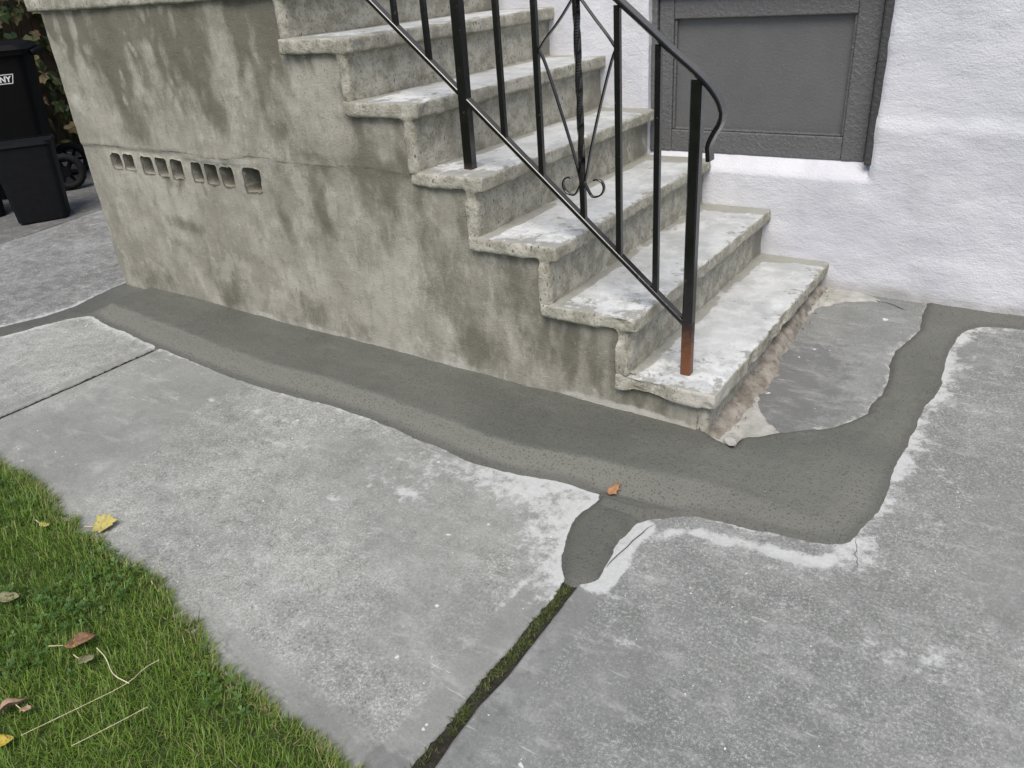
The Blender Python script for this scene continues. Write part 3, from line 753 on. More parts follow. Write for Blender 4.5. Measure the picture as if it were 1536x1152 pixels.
for v_ in VENT:
    damp += streak((v_[0] + v_[1]) / 2 + strk.uniform(-.02, .02), v_[2] + .004, strk.uniform(.08, .28), .022, strk.uniform(.15, .38))
damp += .20 * sstep(.42, .66, fbm(P, (2.6, 1, 1.6), 4, 88)) - .12 * sstep(-1.75, -2.1, x) * sstep(.72, .65, z)
damp = .92 * damp - .02
pale = .75 * lite
for b in [(-.93, .112, .07, .030, .60), (-.80, .10, .05, .02, .45), (-1.85, .715, .12, .012, .75), (-2.05, .716, .10, .012, .62), (-2.62, .625, .10, .018, .5), (-2.72, .85, .08, .12, .35), (-2.55, .40, .14, .12, .22), (-1.96, .80, .05, .06, .45), (-.25, .085, .10, .02, .5), (-.45, .105, .08, .035, .42), (-2.02, .20, .05, .015, .5), (-1.86, .52, .05, .05, .40), (-1.35, .9, .12, .12, .25), (-1.75, 1.0, .05, .08, .35)]:
    pale = pale + blob(*b)
pale += .55 * sstep(.045, .008, z - np.interp(x, [-2.9, -1.6, -1.07, 0], [.098, .092, .062, .058])) * sstep(-2.2, -1.9, x)
crack = .75 * np.exp(-((z - lip) / .007) ** 2) + .55 * sstep(.010, .003, np.abs(vent_sd)) 
allV = np.vstack([V, np.array(extraV)]) if extraV else V
def padd(a, v): return np.concatenate([a, np.full(len(extraV), v)])
# merge quads
FF = np.vstack([F1, np.array(TF)])
used = np.unique(FF); rm = np.full(len(allV), -1); rm[used] = np.arange(len(used))
me = mesh_from('side_wall', allV[used], rm[FF], dict(damp=padd(damp, .45)[used], pale=padd(pale, 0)[used], crack=padd(crack, .25)[used]))
obj('side_wall', me, 'stucco', stair)
# hollow behind the vents: the back webs of the blocks
bm = bmesh.new()
box_bm(bm, Vector((-2.3, .17, .66)), (1.3, .02, .16))
for a, b, c, d in VENT: box_bm(bm, Vector(((a + b) / 2, .12, c - .03)), (b - a + .06, .11, .05))
obj('vent_blocks', bm_mesh('vent_blocks', bm), 'vent_dark', stair)
# the far end of the stair body (left) and core
Yv, Zv = np.arange(0, W + .01, .03), np.arange(-.02, ZCAP + .02, .03)
Yg, Zg = np.meshgrid(Yv, Zv); y1, z1 = Yg.ravel(), Zg.ravel(); P1 = np.stack([0 * y1 + 5, y1, z1], 1)
y1 = np.where(y1 < .001, -(fbm(np.stack([0 * z1 + XL, 0 * z1, z1], 1), 3.0, 4, 42) - .5) * .02, y1)
me = mesh_from('end_wall', np.stack([XL + (fbm(P1, 4, 3, 3) - .5) * .012 * (y1 > .02), y1, z1], 1), grid_faces(len(Yv), len(Zv))[:, ::-1],
               dict(damp=.35 * fbm(P1, 5, 3, 9), pale=0 * y1, crack=0 * y1))
obj('end_wall', me, 'stucco', stair)

def remeshed(name, boxes, voxel):
    bm = bmesh.new()
    for c, s in boxes: box_bm(bm, Vector(c), s)
    me = bm_mesh(name, bm); o = bpy.data.objects.new(name + '_tmp', me); COL.objects.link(o)
    md = o.modifiers.new('r', 'REMESH'); md.mode = 'VOXEL'; md.voxel_size = voxel; md.use_smooth_shade = True
    dg = bpy.context.evaluated_depsgraph_get(); ev = o.evaluated_get(dg); m2 = ev.to_mesh()
    n = len(m2.vertices); co = np.empty(n * 3, np.float32); m2.vertices.foreach_get('co', co)
    no = np.empty(n * 3, np.float32); m2.vertices.foreach_get('normal', no)
    nl = len(m2.loops); li = np.empty(nl, np.int32); m2.loops.foreach_get('vertex_index', li)
    lt = np.empty(len(m2.polygons), np.int32); m2.polygons.foreach_get('loop_total', lt)
    ev.to_mesh_clear(); bpy.data.objects.remove(o); bpy.data.meshes.remove(me)
    assert (lt == 4).all()
    return co.reshape(-1, 3).astype(float), no.reshape(-1, 3).astype(float), li.reshape(-1, 4)
def laplace(co, F, it):
    for _ in range(it):
        acc = np.zeros_like(co); cnt = np.zeros(len(co))
        for a, b in ((0, 1), (1, 2), (2, 3), (3, 0)):
            np.add.at(acc, F[:, a], co[F[:, b]]); np.add.at(cnt, F[:, a], 1)
            np.add.at(acc, F[:, b], co[F[:, a]]); np.add.at(cnt, F[:, b], 1)
        co = co * .4 + .6 * acc / np.maximum(cnt, 1)[:, None]
    return co
def vnormals(co, F):
    n = np.cross(co[F[:, 2]] - co[F[:, 0]], co[F[:, 3]] - co[F[:, 1]]); r = np.zeros_like(co)
    for i in range(4): np.add.at(r, F[:, i], n)
    return r / (np.linalg.norm(r, axis=1)[:, None] + 1e-12)
def part_mesh(name, co, F, sel, at):
    f = F[sel]; used = np.unique(f); rm = np.full(len(co), -1); rm[used] = np.arange(len(used))
    return mesh_from(name, co[used], rm[f], {k: v[used] for k, v in at.items()})
CHIPS = {1: [((-.022, .63, .19), .075, .020), ((.0, .50, .175), .06, .014), ((-.005, .30, .17), .05, .010), ((-.20, -.022, .17), .075, .018), ((-.26, -.02, .18), .05, .014), ((-.02, -.02, .15), .03, .012), ((0, .95, .17), .05, .010)],
         2: [((-.25, -.022, .37), .05, .012), ((-.31, -.022, .345), .06, .014), ((-.242, .45, .36), .05, .008), ((-.242, .85, .38), .05, .007), ((-.265, -.02, .30), .05, .010)],
         3: [((-.50, .55, .55), .05, .007), ((-.56, -.022, .53), .04, .008)],
         4: [((-1.03, -.022, .73), .05, .010), ((-.82, -.022, .705), .05, .009), ((-.744, .3, .72), .06, .006)],
         5: [((-.958, .40, .93), .06, .008), ((-.958, .02, .92), .03, .007)],
         6: [((-1.195, .02, 1.10), .03, .008), ((-1.195, .6, 1.11), .06, .006)]}
for k in range(1, 8):
    xf, zt = XK[k], ZK[k]
    xb = (XK[k + 1] - NO - RT) if k < 7 else XL - .075
    zb = ZK[k - 1] - .01 if k > 1 else -.03
    tt = .056 if k == 1 else (TT if k < 7 else .060)
    sag = {1: -.004}.get(k, 0)
    tread = (((xf + xb) / 2, (W + .012 - EN) / 2, zt - tt / 2), (xf - xb, W + .012 + EN, tt))
    yr0 = -EN * .85 if k > 1 else .004
    rx0, rx1 = xf - NO - RT, xf - NO
    if k == 1: rx0 = -.26
    riser = (((rx0 + rx1) / 2, (W + .012 + yr0) / 2, (zb + zt - tt / 2) / 2), (rx1 - rx0, W + .012 - yr0, zt - tt / 2 - zb))
    vox = .0062 if k < 5 else (.007 if k < 7 else .010)
    co, no, F = remeshed('step', [tread, riser], vox)
    co = laplace(co, F, 1); no = vnormals(co, F)
    P = co.copy()
    flat_top = sstep(.6, .95, no[:, 2])
    amp = .0058 - .0036 * flat_top
    d = (fbm(P, 9, 3, 100 + k) - .5) * amp * 1.3 + (fbm(P, 34, 4, 120 + k) - .5) * amp * (.95 - .4 * flat_top)
    edge_n = np.maximum(0, 1 - np.abs(no).max(1)) / .42               # 0 on flats, 1 on edges
    d -= edge_n * np.maximum(0, fbm(P, 17, 3, 140 + k) - .46) * .018
    for c, r, dep in CHIPS.get(k, []):
        q = np.linalg.norm(P - np.array(c), axis=1); d -= .6 * dep * sstep(r, r * .45, q) * (.5 + 1.0 * fbm(P, 40, 3, 160 + k))
    co = co + no * d[:, None]
    no2 = vnormals(co, F)
    top = sstep(.55, .9, no2[:, 2]) * (P[:, 2] > zt - tt * .7)
    wear = np.clip(.5 * np.exp(-np.abs(P[:, 0] - xf) / .03) + .75 * np.exp(-np.abs(P[:, 1] + EN) / .05) + .35 * sstep(.4, 0.05, P[:, 1]) * fbm(P, 7, 2, 180 + k), 0, 1)
    if k == 6: wear = np.clip(wear + .2, 0, 1)
    moss = .30 * sstep(zt - tt * .2, zt - tt - .05, P[:, 2]) * (fbm(P, 6, 3, 190) + .1) + .45 * np.exp(-((P[:, 2] - (zt - tt)) / .018) ** 2) + .25 * np.exp(-((P[:, 2] - zb) / .03) ** 2)  # olive darkening below the nosing and at the riser foot
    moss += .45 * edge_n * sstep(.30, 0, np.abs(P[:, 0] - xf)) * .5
    pale1 = 0 * top
    cem = sstep(W - .16, W - .07, P[:, 1] + (fbm(P, 12, 3, 200) - .5) * .1) * (P[:, 2] < zt - tt)
    pink = 0 * cem
    if k == 1: pale1 = sstep(-.125, -.10, P[:, 0] + .02 * np.sin(P[:, 2] * 60)) * sstep(.16, .12, P[:, 1]) * sstep(.15, .16, P[:, 2]); wear = wear * (1 - .5 * pale1)
    if k == 1: pink = .55 * sstep(.13, .08, P[:, 2]) * sstep(.02, .2, P[:, 1]); moss = moss * .8
    if k == 5: pink = .5 * np.exp(-((P[:, 1] - .40) / .08) ** 2) * (np.abs(P[:, 0] - xf) < .03)
    xbk = (XK[k + 1] - NO) if k < 7 else -9
    smear = np.maximum(sstep(.075, .015, P[:, 0] - xbk), .95 * sstep(W - .17, W - .03, P[:, 1])) * (.05 + 1.45 * fbm(P, 4, 4, 210 + k))
    at = dict(palec=pale1, smear=smear, near=sstep(.42, .06, P[:, 1]) * sstep(-.02, .05, P[:, 1]), top=top, wear=wear, moss=moss, cement=cem, pink=pink)
    fc = P[F].mean(1)
    is_t = fc[:, 2] > zt - tt - vox * .8
    st = empty('step'); st.parent = stair
    if k == 7: st['label'] = 'landing slab with rough overhanging edge'
    if k == 1: st['label'] = 'bottom step with broken nosing'
    obj('tread', part_mesh('tread', co, F, is_t, at), 'step', st)
    obj('riser', part_mesh('riser', co, F, ~is_t, at), 'step', st)
# cement haunch along the back of the treads against the risers (thin uneven bead)
for k in range(1, 6):
    yv = np.arange(.0, W, .012); V = []
    x0 = XK[k + 1] - NO
    for i, yq in enumerate(yv):
        r = .007 + .010 * float(fbm(np.array([[yq, k, 0.]]), 9, 3, 5)[0]) + .05 * max(0, (yq - W + .10)) * 2
        for a in np.linspace(0, math.pi / 2, 5):
            V.append((x0 - .006 + (r + .006) * (1 - math.sin(a)) * 1.3, yq, ZK[k] - .003 + (r + .006) * (1 - math.cos(a)) * .8))
    me = mesh_from('haunch', V, grid_faces(5, len(yv)), dict(top=[0] * len(V), wear=[0] * len(V), moss=[.15] * len(V), cement=[.9] * len(V), pink=[0] * len(V)))
    obj('haunch', me, 'step', stair)

# ------------------------------------------------------------------ house wall with painted hatch
house = empty('house', (0, W, 0)); tag(house, 'white painted rough stucco house wall with grey panelled hatch', 'building')
HX0, HX1, HZ0, HZ1, HD = -.775, .098, .575, 1.19, .050
def wall_grid(xv, zv, name, seed=0, hole=None):
    X, Z = np.meshgrid(xv, zv); x, z = X.ravel(), Z.ravel(); P = np.stack([x, 0 * x, z], 1)
    y = -(fbm(P, (2.5, 1, 2.5), 3, 301) - .5) * .022 - (fbm(P, (9, 1, 14), 2, 302) - .5) * .0065
    lipz = .735 + .01 * (fbm(P, (4, 1, .01), 2, 305) - .5) - .012 * x
    y -= .010 * sstep(lipz + .03, lipz - .03, z) * sstep(-.1, .25, x)
    dirt = .22 * sstep(.16, .0, z - gz(x, W + 0 * x)) * sstep(.45, .7, fbm(P, 9, 4, 307)) + .12 * sstep(.48, .70, fbm(P, (7, 1, 1.2), 4, 308)) * sstep(.75, .5, z) + .55 * sstep(.030, .006, z - gz(x, W + 0 * x) - .018) * (.3 + fbm(P, 22, 3, 306))
    F = grid_faces(len(xv), len(zv))
    if hole:
        a, b, c, d = hole
        fx, fz = x[F].mean(1), z[F].mean(1)
        F = F[~((fx > a) & (fx < b) & (fz > c) & (fz < d))]
        e = np.maximum(np.maximum(a - x, x - b), np.maximum(c - z, z - d))        # >0 outside
        y = y + .010 * sstep(.016, 0, e)                                          # rounded arris
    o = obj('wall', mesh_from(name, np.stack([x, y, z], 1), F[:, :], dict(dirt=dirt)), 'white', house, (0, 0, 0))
    return x, y, z
xv = uniq_lines(np.arange(-1.6, 1.30, .0085), [HX0, HX1], .004); zv = uniq_lines(np.arange(.0, 1.40, .0085), [HZ0 - .042, HZ1], .004)
HB = HZ0 - .042
wx, wy, wz = wall_grid(xv, zv, 'wall', 0, (HX0, HX1, HB, HZ1))
# reveals: left, right, top straight back; bottom a sloped sill
nxw = len(xv)
def col_at(val): return int(np.argmin(np.abs(xv - val)))
def row_at(val): return int(np.argmin(np.abs(zv - val)))
i0, i1, j0, j1 = col_at(HX0), col_at(HX1), row_at(HB), row_at(HZ1)
def reveal(ids, rise=0.0, seed=0):
    n = len(ids); T = np.array([0, .15, .35, .6, .8, 1.0, 1.25]); V = []
    for t in T:
        for q in ids:
            yq = wy[q] + (HD + .01 - wy[q]) * t
            p = np.array([[wx[q], yq, wz[q]]]); nn = float(fbm(p, 25, 3, seed)[0] - .5) * .008 * (t > 0)
            V.append((wx[q] + (nn if rise == 0 else 0), yq, wz[q] + rise * t + (nn if rise else 0)))
    me = mesh_from('reveal', V, grid_faces(n, len(T)), dict(dirt=np.zeros(len(V))))
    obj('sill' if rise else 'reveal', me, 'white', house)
reveal([j * nxw + i0 for j in range(j0, j1 + 1)], 0, 1)
reveal([j * nxw + i1 for j in range(j0, j1 + 1)], 0, 2)
reveal([j1 * nxw + i for i in range(i0, i1 + 1)], 0, 3)
reveal([j0 * nxw + i for i in range(i0, i1 + 1)], .048, 4)
for o in [c for c in COL.objects if c.parent == house]: pass
# coarse remainder of the house wall
def rough_wall(x0, x1, z0, z1):
    xv, zv = np.arange(x0, x1 + .001, (x1 - x0) / max(2, int((x1 - x0) / .05))), np.arange(z0, z1 + .001, (z1 - z0) / max(2, int((z1 - z0) / .05)))
    wall_grid(xv, zv, 'wall')
rough_wall(1.2985, 4.6, 0, 1.3985); rough_wall(-3.2, -1.6, 0, 1.3985); rough_wall(-3.2, 4.6, 1.3985, 5.2)
bm = bmesh.new(); box_bm(bm, Vector((-3.215, 2.1, 2.6)), (.03, 4.2, 5.2)); me = bm_mesh('wall', bm)
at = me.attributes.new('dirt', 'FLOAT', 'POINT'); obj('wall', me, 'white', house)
# hatch
hatch = empty('hatch', (0, HD, 0)); hatch.parent = house; hatch['label'] = 'dark grey painted wooden panel closing the cellar window'
def board(name, x0, x1, z0, z1, y0, y1, mat, bev=.004):
    bm = bmesh.new(); box_bm(bm, Vector(((x0 + x1) / 2, (y0 + y1) / 2, (z0 + z1) / 2)), (x1 - x0, y1 - y0, z1 - z0), None, bev, 2)
    o = obj(name, bm_mesh(name, bm), mat, hatch); return o
board('casing', HX0 - .01, -.752, HZ0 + .0, HZ1, -.012, .05, 'frame', .005)
board('casing', .074, HX1 + .012, HZ0 + .0, HZ1, -.045, .05, 'casing', .007)
board('casing', -.7515, .0695, 1.150, HZ1, -.018, .05, 'frame', .006)
board('stile', -.748, -.688, HZ0 + .003, 1.146, .000, .05, 'frame')
board('stile', -.016, .066, HZ0 + .003, 1.146, .000, .05, 'frame')
board('rail', -.6875, -.0165, HZ0 + .003, .662, .001, .05, 'frame')
board('rail', -.6875, -.0165, 1.074, 1.146, .001, .05, 'frame')
board('panel', -.70, -.005, .65, 1.085, .026, .048, 'panel', .002)
for a in (('moulding', -.6875, -.678, .663, 1.073), ('moulding', -.026, -.0165, .663, 1.073)):
    board(a[0], a[1], a[2], a[3], a[4], .009, .03, 'frame', .003)
board('moulding', -.6775, -.0265, .663, .670, .009, .03, 'frame', .002)

# ------------------------------------------------------------------ iron railing
RY = .0705
rail = empty('railing', (-.1215, RY, ZK[1])); tag(rail, 'black wrought iron stair railing with twisted bar, scrolls and rusty post foot', 'railing')
def part(name, me, zr=None):
    o = obj(name, me, 'iron', rail); o.matrix_parent_inverse = Matrix.Translation(-Vector(rail.location))
    n = len(me.vertices); co = np.empty(n * 3, np.float32); me.vertices.foreach_get('co', co); co = co.reshape(-1, 3)
    r = np.zeros(n) if zr is None else sstep(zr[1], zr[0], co[:, 2])
    at = me.attributes.new('rust', 'FLOAT', 'POINT'); at.data.foreach_set('value', r.astype(np.float32)); return o
def bar(name, x, z0, z1, w, zr=None, dx=0.0, twist=None):
    n = max(2, int((z1 - z0) / .02)) if (zr or twist) else 4
    path = [(x + dx * t, RY, z0 + (z1 - z0) * t) for t in np.linspace(0, 1, n)]
    return part(name, sweep(name, path, rect_prof(w, w, w * .12), twist=twist), zr)
def zbot(x): return .357 + (-.124 - x) * .8368
def ztop(x): return 1.201 + (-.344 - x) * .800
XT = -1.56
bar('post', -.1215, ZK[1] - .03, 1.018, .030, (.24, .46))
bar('post', -.848, ZK[4] - .03, ztop(-.848) - .004, .032, (.735, .775), .005)
bar('post', XT, ZK[7] - .03, 2.19, .032, (1.34, 1.38))
bx_ = [-.224, -.338, -.587, -.7115, -.966, -1.08, -1.20, -1.32, -1.44]
for i, q in enumerate(bx_):
    wv = .0165
    bar('baluster', q, zbot(q) - .004, ztop(q) - .006, wv, None, -.004)
part('twisted_baluster', sweep('twisted_baluster', [(-.452 - .010 * t, RY, zbot(-.452) - .004 + (ztop(-.46) - zbot(-.452)) * t) for t in np.linspace(0, 1, 90)], rect_prof(.0165, .0165, .002),
     twist=lambda t: 0 if t < .16 else (t - .16) * 11 if t < .84 else .68 * 11))
part('bottom_rail', sweep('bottom_rail', [(-.130, RY, zbot(-.130)), (-.50, RY, zbot(-.50)), (-1.0, RY, zbot(-1.0)), (XT, RY, zbot(XT))], rect_prof(.026, .0135, .002)))
hp = [(XT - .02, ztop(XT - .02)), (-1.2, ztop(-1.2)), (-.8, ztop(-.8)), (-.344, 1.206), (-.260, 1.139), (-.207, 1.095), (-.170, 1.066), (-.135, 1.040), (-.099, 1.010), (-.072, .980), (-.055, .948), (-.056, .917), (-.074, .888), (-.086, .860), (-.0835, .838), (-.082, .822)]
hpp = smooth_poly(np.array(hp), 2)
hprof = [(-.019, -.004), (-.016, -.006), (.016, -.006), (.019, -.004), (.019, .002), (.013, .0065), (0, .008), (-.013, .0065), (-.019, .002)]
part('handrail', sweep('handrail', [(a, RY, b) for a, b in hpp], [(a, -b) for a, b in hprof]))
# level rail along the landing
for zz, nm, pr in ((2.17, 'handrail', [(a, -b) for a, b in hprof]), (1.44, 'bottom_rail', rect_prof(.026, .0135, .002))):
    part(nm, sweep(nm, [(XT + .004, RY, zz), (-2.2, RY, zz), (-2.84, RY, zz)], pr))
bar('post', -2.83, ZK[7] - .03, 2.17, .032, (1.34, 1.38))
for q in np.arange(XT - .115, -2.80, -.118): bar('baluster', float(q), 1.44, 2.165, .0165)
# kite of flat straps and scrolls
def strap(name, pts, w=.012, t=.0045):
    return part(name, sweep(name, [(a, RY, b) for a, b in smooth_poly(np.array(pts), 2)], rect_prof(w, t, .001)))
strap('strap', [(-.345, 1.092), (-.360, 1.060), (-.405, .91), (-.432, .80), (-.444, .742)])
strap('strap', [(-.580, 1.090), (-.560, 1.055), (-.510, .91), (-.474, .80), (-.460, .742)])
strap('strap', [(-.347, 1.090), (-.365, 1.115), (-.41, 1.165), (-.452, 1.215)])
strap('strap', [(-.578, 1.088), (-.560, 1.112), (-.51, 1.16), (-.466, 1.215)])
def scroll(sx, cx, cz, base):
    pts = [base]
    for a in np.linspace(-2.0, 1.9, 16):
        r = .036 - .020 * (a + 2.0) / 3.9
        pts.append((cx + sx * r * math.cos(a) * 1.0, cz + r * .95 * math.sin(a) + .004))
    strap('scroll', pts, .012, .0045)
scroll(1, -.412, .728, (-.446, .735)); scroll(-1, -.492, .728, (-.458, .735))
def scroll_up(sx, cx, cz, base):
    pts = [base] + [(cx + sx * (.036 - .02 * t) * math.cos(2.0 - 3.9 * t), cz + (.036 - .02 * t) * math.sin(2.0 - 3.9 * t)) for t in np.linspace(0, 1, 16)]
    strap('scroll', pts)
scroll_up(1, -.42, 1.235, (-.452, 1.222)); scroll_up(-1, -.50, 1.235, (-.466, 1.222))

# ------------------------------------------------------------------ lawn
def blades(name, px, py, L, wd, lean, az, var, mat, curl=.6, base_drop=.002):
    n = len(px); T = np.array([0, .4, .75, 1.0]); wf = np.array([1, .9, .55, .06])
    dx, dy = np.cos(az), np.sin(az); sx, sy = -np.sin(az + rng.uniform(-.5, .5, n)), np.cos(az)
    V = np.zeros((n, 8, 3)); bz = gz(px, py) - base_drop
    for i, t in enumerate(T):
        ang = lean * (1 + curl * t)                       # leans more towards the tip
        hh = L * t * np.cos(np.clip(ang, 0, 1.75)); oo = L * t * np.sin(np.clip(ang, 0, 1.75))
        hh = np.maximum(hh, .001)
        for j, s in ((0, -1), (1, 1)):
            V[:, 2 * i + j, 0] = px + dx * oo + s * sx * wd * wf[i] * .5
            V[:, 2 * i + j, 1] = py + dy * oo + s * sy * wd * wf[i] * .5
            V[:, 2 * i + j, 2] = bz + hh
    b = (np.arange(n) * 8)[:, None]
    F = np.concatenate([b + np.array([[2 * i, 2 * i + 1, 2 * i + 3, 2 * i + 2]]) for i in range(3)], 0)
    return obj(name, mesh_from(name, V.reshape(-1, 3), F, dict(var=np.repeat(var, 8))), mat)
def lawn_points(n, x0, x1, y0):
    px = rng.uniform(x0, x1, n); py = rng.uniform(y0, -1.0, n)
    e = grass_y(px) + (fbm(np.stack([px, py, 0 * px], 1), 14, 3, 401) - .5) * .034
    k = py < e
    return px[k], py[k], (e - py)[k]
parts_ = [lawn_points(80000, -2.25, -.05, -1.78), lawn_points(9000, -4.2, -2.2, -2.2), lawn_points(9000, -.2, 2.6, -2.4), lawn_points(7000, -2.3, .2, -2.9)]
px = np.concatenate([p[0] for p in parts_]); py = np.concatenate([p[1] for p in parts_]); de = np.concatenate([p[2] for p in parts_])
n = len(px); Pg = np.stack([px, py, 0 * px], 1); cl = fbm(Pg, 9, 3, 402)
L = rng.uniform(.024, .047, n) * (.70 + .7 * cl) * (.75 + .25 * sstep(0, .06, de)) * np.where(rng.random(n) < .05, 1.5, 1)
az = rng.uniform(0, 6.283, n)
az = np.where((de < .03) & (rng.random(n) < .5), rng.normal(1.45, .5, n), az)
var = np.clip(rng.normal(.50, .26, n) + (cl - .5) * .5 - .02, 0, .87)
dry = (rng.random(n) < .045 + .42 * sstep(.07, 0, de)); var = np.where(dry, rng.uniform(.86, 1.0, n), var)
o = blades('grass', px, py, L, rng.uniform(.0013, .0030, n), rng.uniform(.10, .90, n), az, var, 'grass')
tag(o, 'short green lawn grass growing along the concrete path', 'grass', kind='stuff')
xv = np.concatenate([np.arange(-4.2, -2.3, .05), np.arange(-2.3, .2, .012), np.arange(.2, 2.7, .05)]); yv = np.concatenate([np.arange(-5, -1.8, .2), np.arange(-1.8, -.98, .012)])
X, Y = np.meshgrid(xv, yv); lx_, ly_ = X.ravel(), Y.ravel(); Pl = np.stack([lx_, ly_, 0 * lx_], 1)
el = grass_y(lx_) + (fbm(Pl, 14, 3, 401) - .5) * .028 - ly_
zl = gz(lx_, ly_) + np.where(el > 0, .010 * sstep(0, .05, el), .3 * el) + (fbm(Pl, 50, 3, 404) - .5) * .010 - .002
F = grid_faces(len(xv), len(yv)); F = F[(el > -.03)[F].any(1)]
used = np.unique(F); rm = np.full(len(lx_), -1); rm[used] = np.arange(len(used))
o = obj('lawn', mesh_from('lawn', np.stack([lx_, ly_, zl], 1)[used], rm[F]), 'lawn_soil'); tag(o, kind='structure')
# clover
V, F, A = [], [], []
cxs, cys, cde = lawn_points(5200, -2.2, -.1, -1.78)
for qx, qy, qd in zip(cxs, cys, cde):
    dens = float(vnoise(np.array([[qx * 5.5, qy * 5.5, 3.3]]), 405)[0])
    if rnd.random() > sstep(.38, .72, dens) * (.25 + .75 * sstep(0, .08, qd)): continue
    h = rnd.uniform(.012, .034); a0 = rnd.uniform(0, 6.28); R_ = rnd.uniform(.005, .0085); tl = rnd.uniform(-.5, .5); tm = rnd.uniform(-.5, .5); vv = rnd.random(); zb = float(gz(qx, qy)) + h + .004
    for m in range(3):
        a = a0 + m * 2.094; b0 = len(V); pts = [(0, 0)]
        for da, rr in ((-.62, .75), (-.52, 1.15), (-.22, 1.32), (0, 1.18), (.22, 1.32), (.52, 1.15), (.62, .75)): pts.append((rr * R_ * math.cos(a + da), rr * R_ * math.sin(a + da)))
        for u, v in pts: V.append((qx + u, qy + v, zb + tl * u + tm * v + 6 * (u * u + v * v) ** .5 * .05)); A.append(min(1, vv + .15 * m * rnd.random()))
        F += [(b0, b0 + 1, b0 + 2, b0 + 3), (b0, b0 + 3, b0 + 4, b0 + 5), (b0, b0 + 5, b0 + 6, b0 + 7)]
o = obj('clover', mesh_from('clover', V, np.array(F), dict(var=A)), 'clover'); tag(o, 'round clover leaves growing among the lawn grass', 'clover', kind='stuff')
# moss and tiny grass in the joint
py = rng.uniform(-1.32, -.69, 5200); s = rng.beta(2.0, 2.6, 5200); px = xA_r(py) + (xD_l0(py) - xA_r(py)) * s
dn = sstep(-1.06, -.98, py) + .9 * np.exp(-((py + 1.105) / .018) ** 2) * (s < .6) + .10
k = rng.random(5200) < np.clip(dn, 0, 1) * (.45 + .9 * fbm(np.stack([px, py, 0 * px], 1), 22, 2, 410)); px, py = px[k], py[k]; n = len(px)
o = blades('joint_moss', px, py, rng.uniform(.005, .015, n) * np.where(py < -1.07, 1.7, 1), rng.uniform(.0012, .0024, n), rng.uniform(.2, 1.25, n), rng.uniform(0, 6.28, n), np.clip(rng.normal(.45, .25, n), 0, 1), 'moss', base_drop=.007)
tag(o, 'tufts of moss and tiny grass in the open slab joint', 'moss', kind='stuff')

# ------------------------------------------------------------------ fallen leaves and stalks
def leaf(name, outline, size, loc, rz, tilt, mat, label, cup=.25, stem=True, group=None, seed=0):
    r = random.Random(seed); out = smooth_poly(np.array(outline, float), 1, True) if len(outline) < 14 else np.array(outline, float)
    V = []; F = []; c = out.mean(0); m = len(out)
    rings = [1.0, .66, .33]
    for q in rings:
        for u, v in c + (out - c) * q:
            zz = cup * (abs(v) ** 1.4) * 1.2 + .14 * cup * math.sin(u * 9 + seed) + .10 * cup * math.sin(v * 13 + seed) + .3 * cup * u * u
            V.append((u * size, v * size, zz * size))
    V.append((c[0] * size, c[1] * size, 0))
    for q in range(2):
        for j in range(m): F.append((q * m + j, q * m + (j + 1) % m, (q + 1) * m + (j + 1) % m, (q + 1) * m + j))
    for j in range(m): F.append((2 * m + j, 2 * m + (j + 1) % m, 3 * m))
    n0 = len(V)
    top = mesh_from(name, V, F)
    bm = bmesh.new(); bm.from_mesh(top)
    bmesh.ops.solidify(bm, geom=bm.faces[:], thickness=.0006)
    bm.to_mesh(top); bm.free(); top.polygons.foreach_set('use_smooth', np.ones(len(top.polygons), bool))
    o = obj(name, top, mat)
    x_, y_ = loc[:2]; o.location = (x_, y_, float(gz(x_, y_)) + loc[2]); o.rotation_euler = (tilt[0], tilt[1], rz)
    if stem:
        s_ = sweep('stem', [(-.0, 0, .001), (-.15 * size, .02 * size, .004), (-.40 * size, .08 * size, .006)], rect_prof(.0018, .0014, .0003))
        obj('stem', s_, 'straw', o)
    tag(o, label, 'leaf', group); return o
OV = [(0, 0), (.15, .16), (.4, .25), (.7, .2), (.9, .08), (1, 0), (.9, -.09), (.68, -.21), (.4, -.26), (.15, -.17)]
MAPLE = [(0, 0), (-.08, .22), (.08, .20), (.06, .48), (.22, .36), (.34, .52), (.42, .34), (.60, .42), (.62, .24), (.80, .20), (.74, .10), (1, 0), (.74, -.12), (.80, -.22), (.62, -.25), (.62, -.44), (.44, -.34), (.32, -.54), (.22, -.36), (.06, -.46), (.08, -.2), (-.08, -.22)]
RAG2 = [(0, .03), (.10, .20), (.22, .24), (.30, .36), (.42, .22), (.60, .26), (.72, .14), (1, .16), (.86, .02), (.90, -.10), (.70, -.12), (.62, -.26), (.46, -.2), (.30, -.34), (.22, -.16), (.05, -.12)]
RAG = [(0, 0), (.1, .2), (.35, .22), (.40, .34), (.6, .2), (.85, .26), (1, .02), (.82, -.1), (.8, -.25), (.5, -.18), (.3, -.3), (.12, -.15)]
LM = dict(y=m_dryleaf('yellow_leaf', (.46, .38, .11), (.40, .36, .13), (.22, .22, .06)), o=m_dryleaf('orange_leaf', (.27, .125, .055), (.36, .19, .095)), b=m_dryleaf('brown_leaf', (.115, .062, .036), (.19, .105, .06), (.34, .22, .05)),
          t=m_dryleaf('tan_leaf', (.30, .19, .13), (.38, .26, .19)), g=m_dryleaf('grey_green_leaf', (.14, .15, .08), (.24, .22, .12), (.08, .07, .04)), yb=m_dryleaf('yellow_spotted_leaf', (.42, .33, .04), (.34, .26, .05), (.10, .06, .03)))
leaf('fallen_leaf', MAPLE, .070, (-1.338, -1.128, .006), .75, (.25, -.1), LM['y'], 'yellow lobed leaf on the concrete at the grass edge', .35, seed=1)
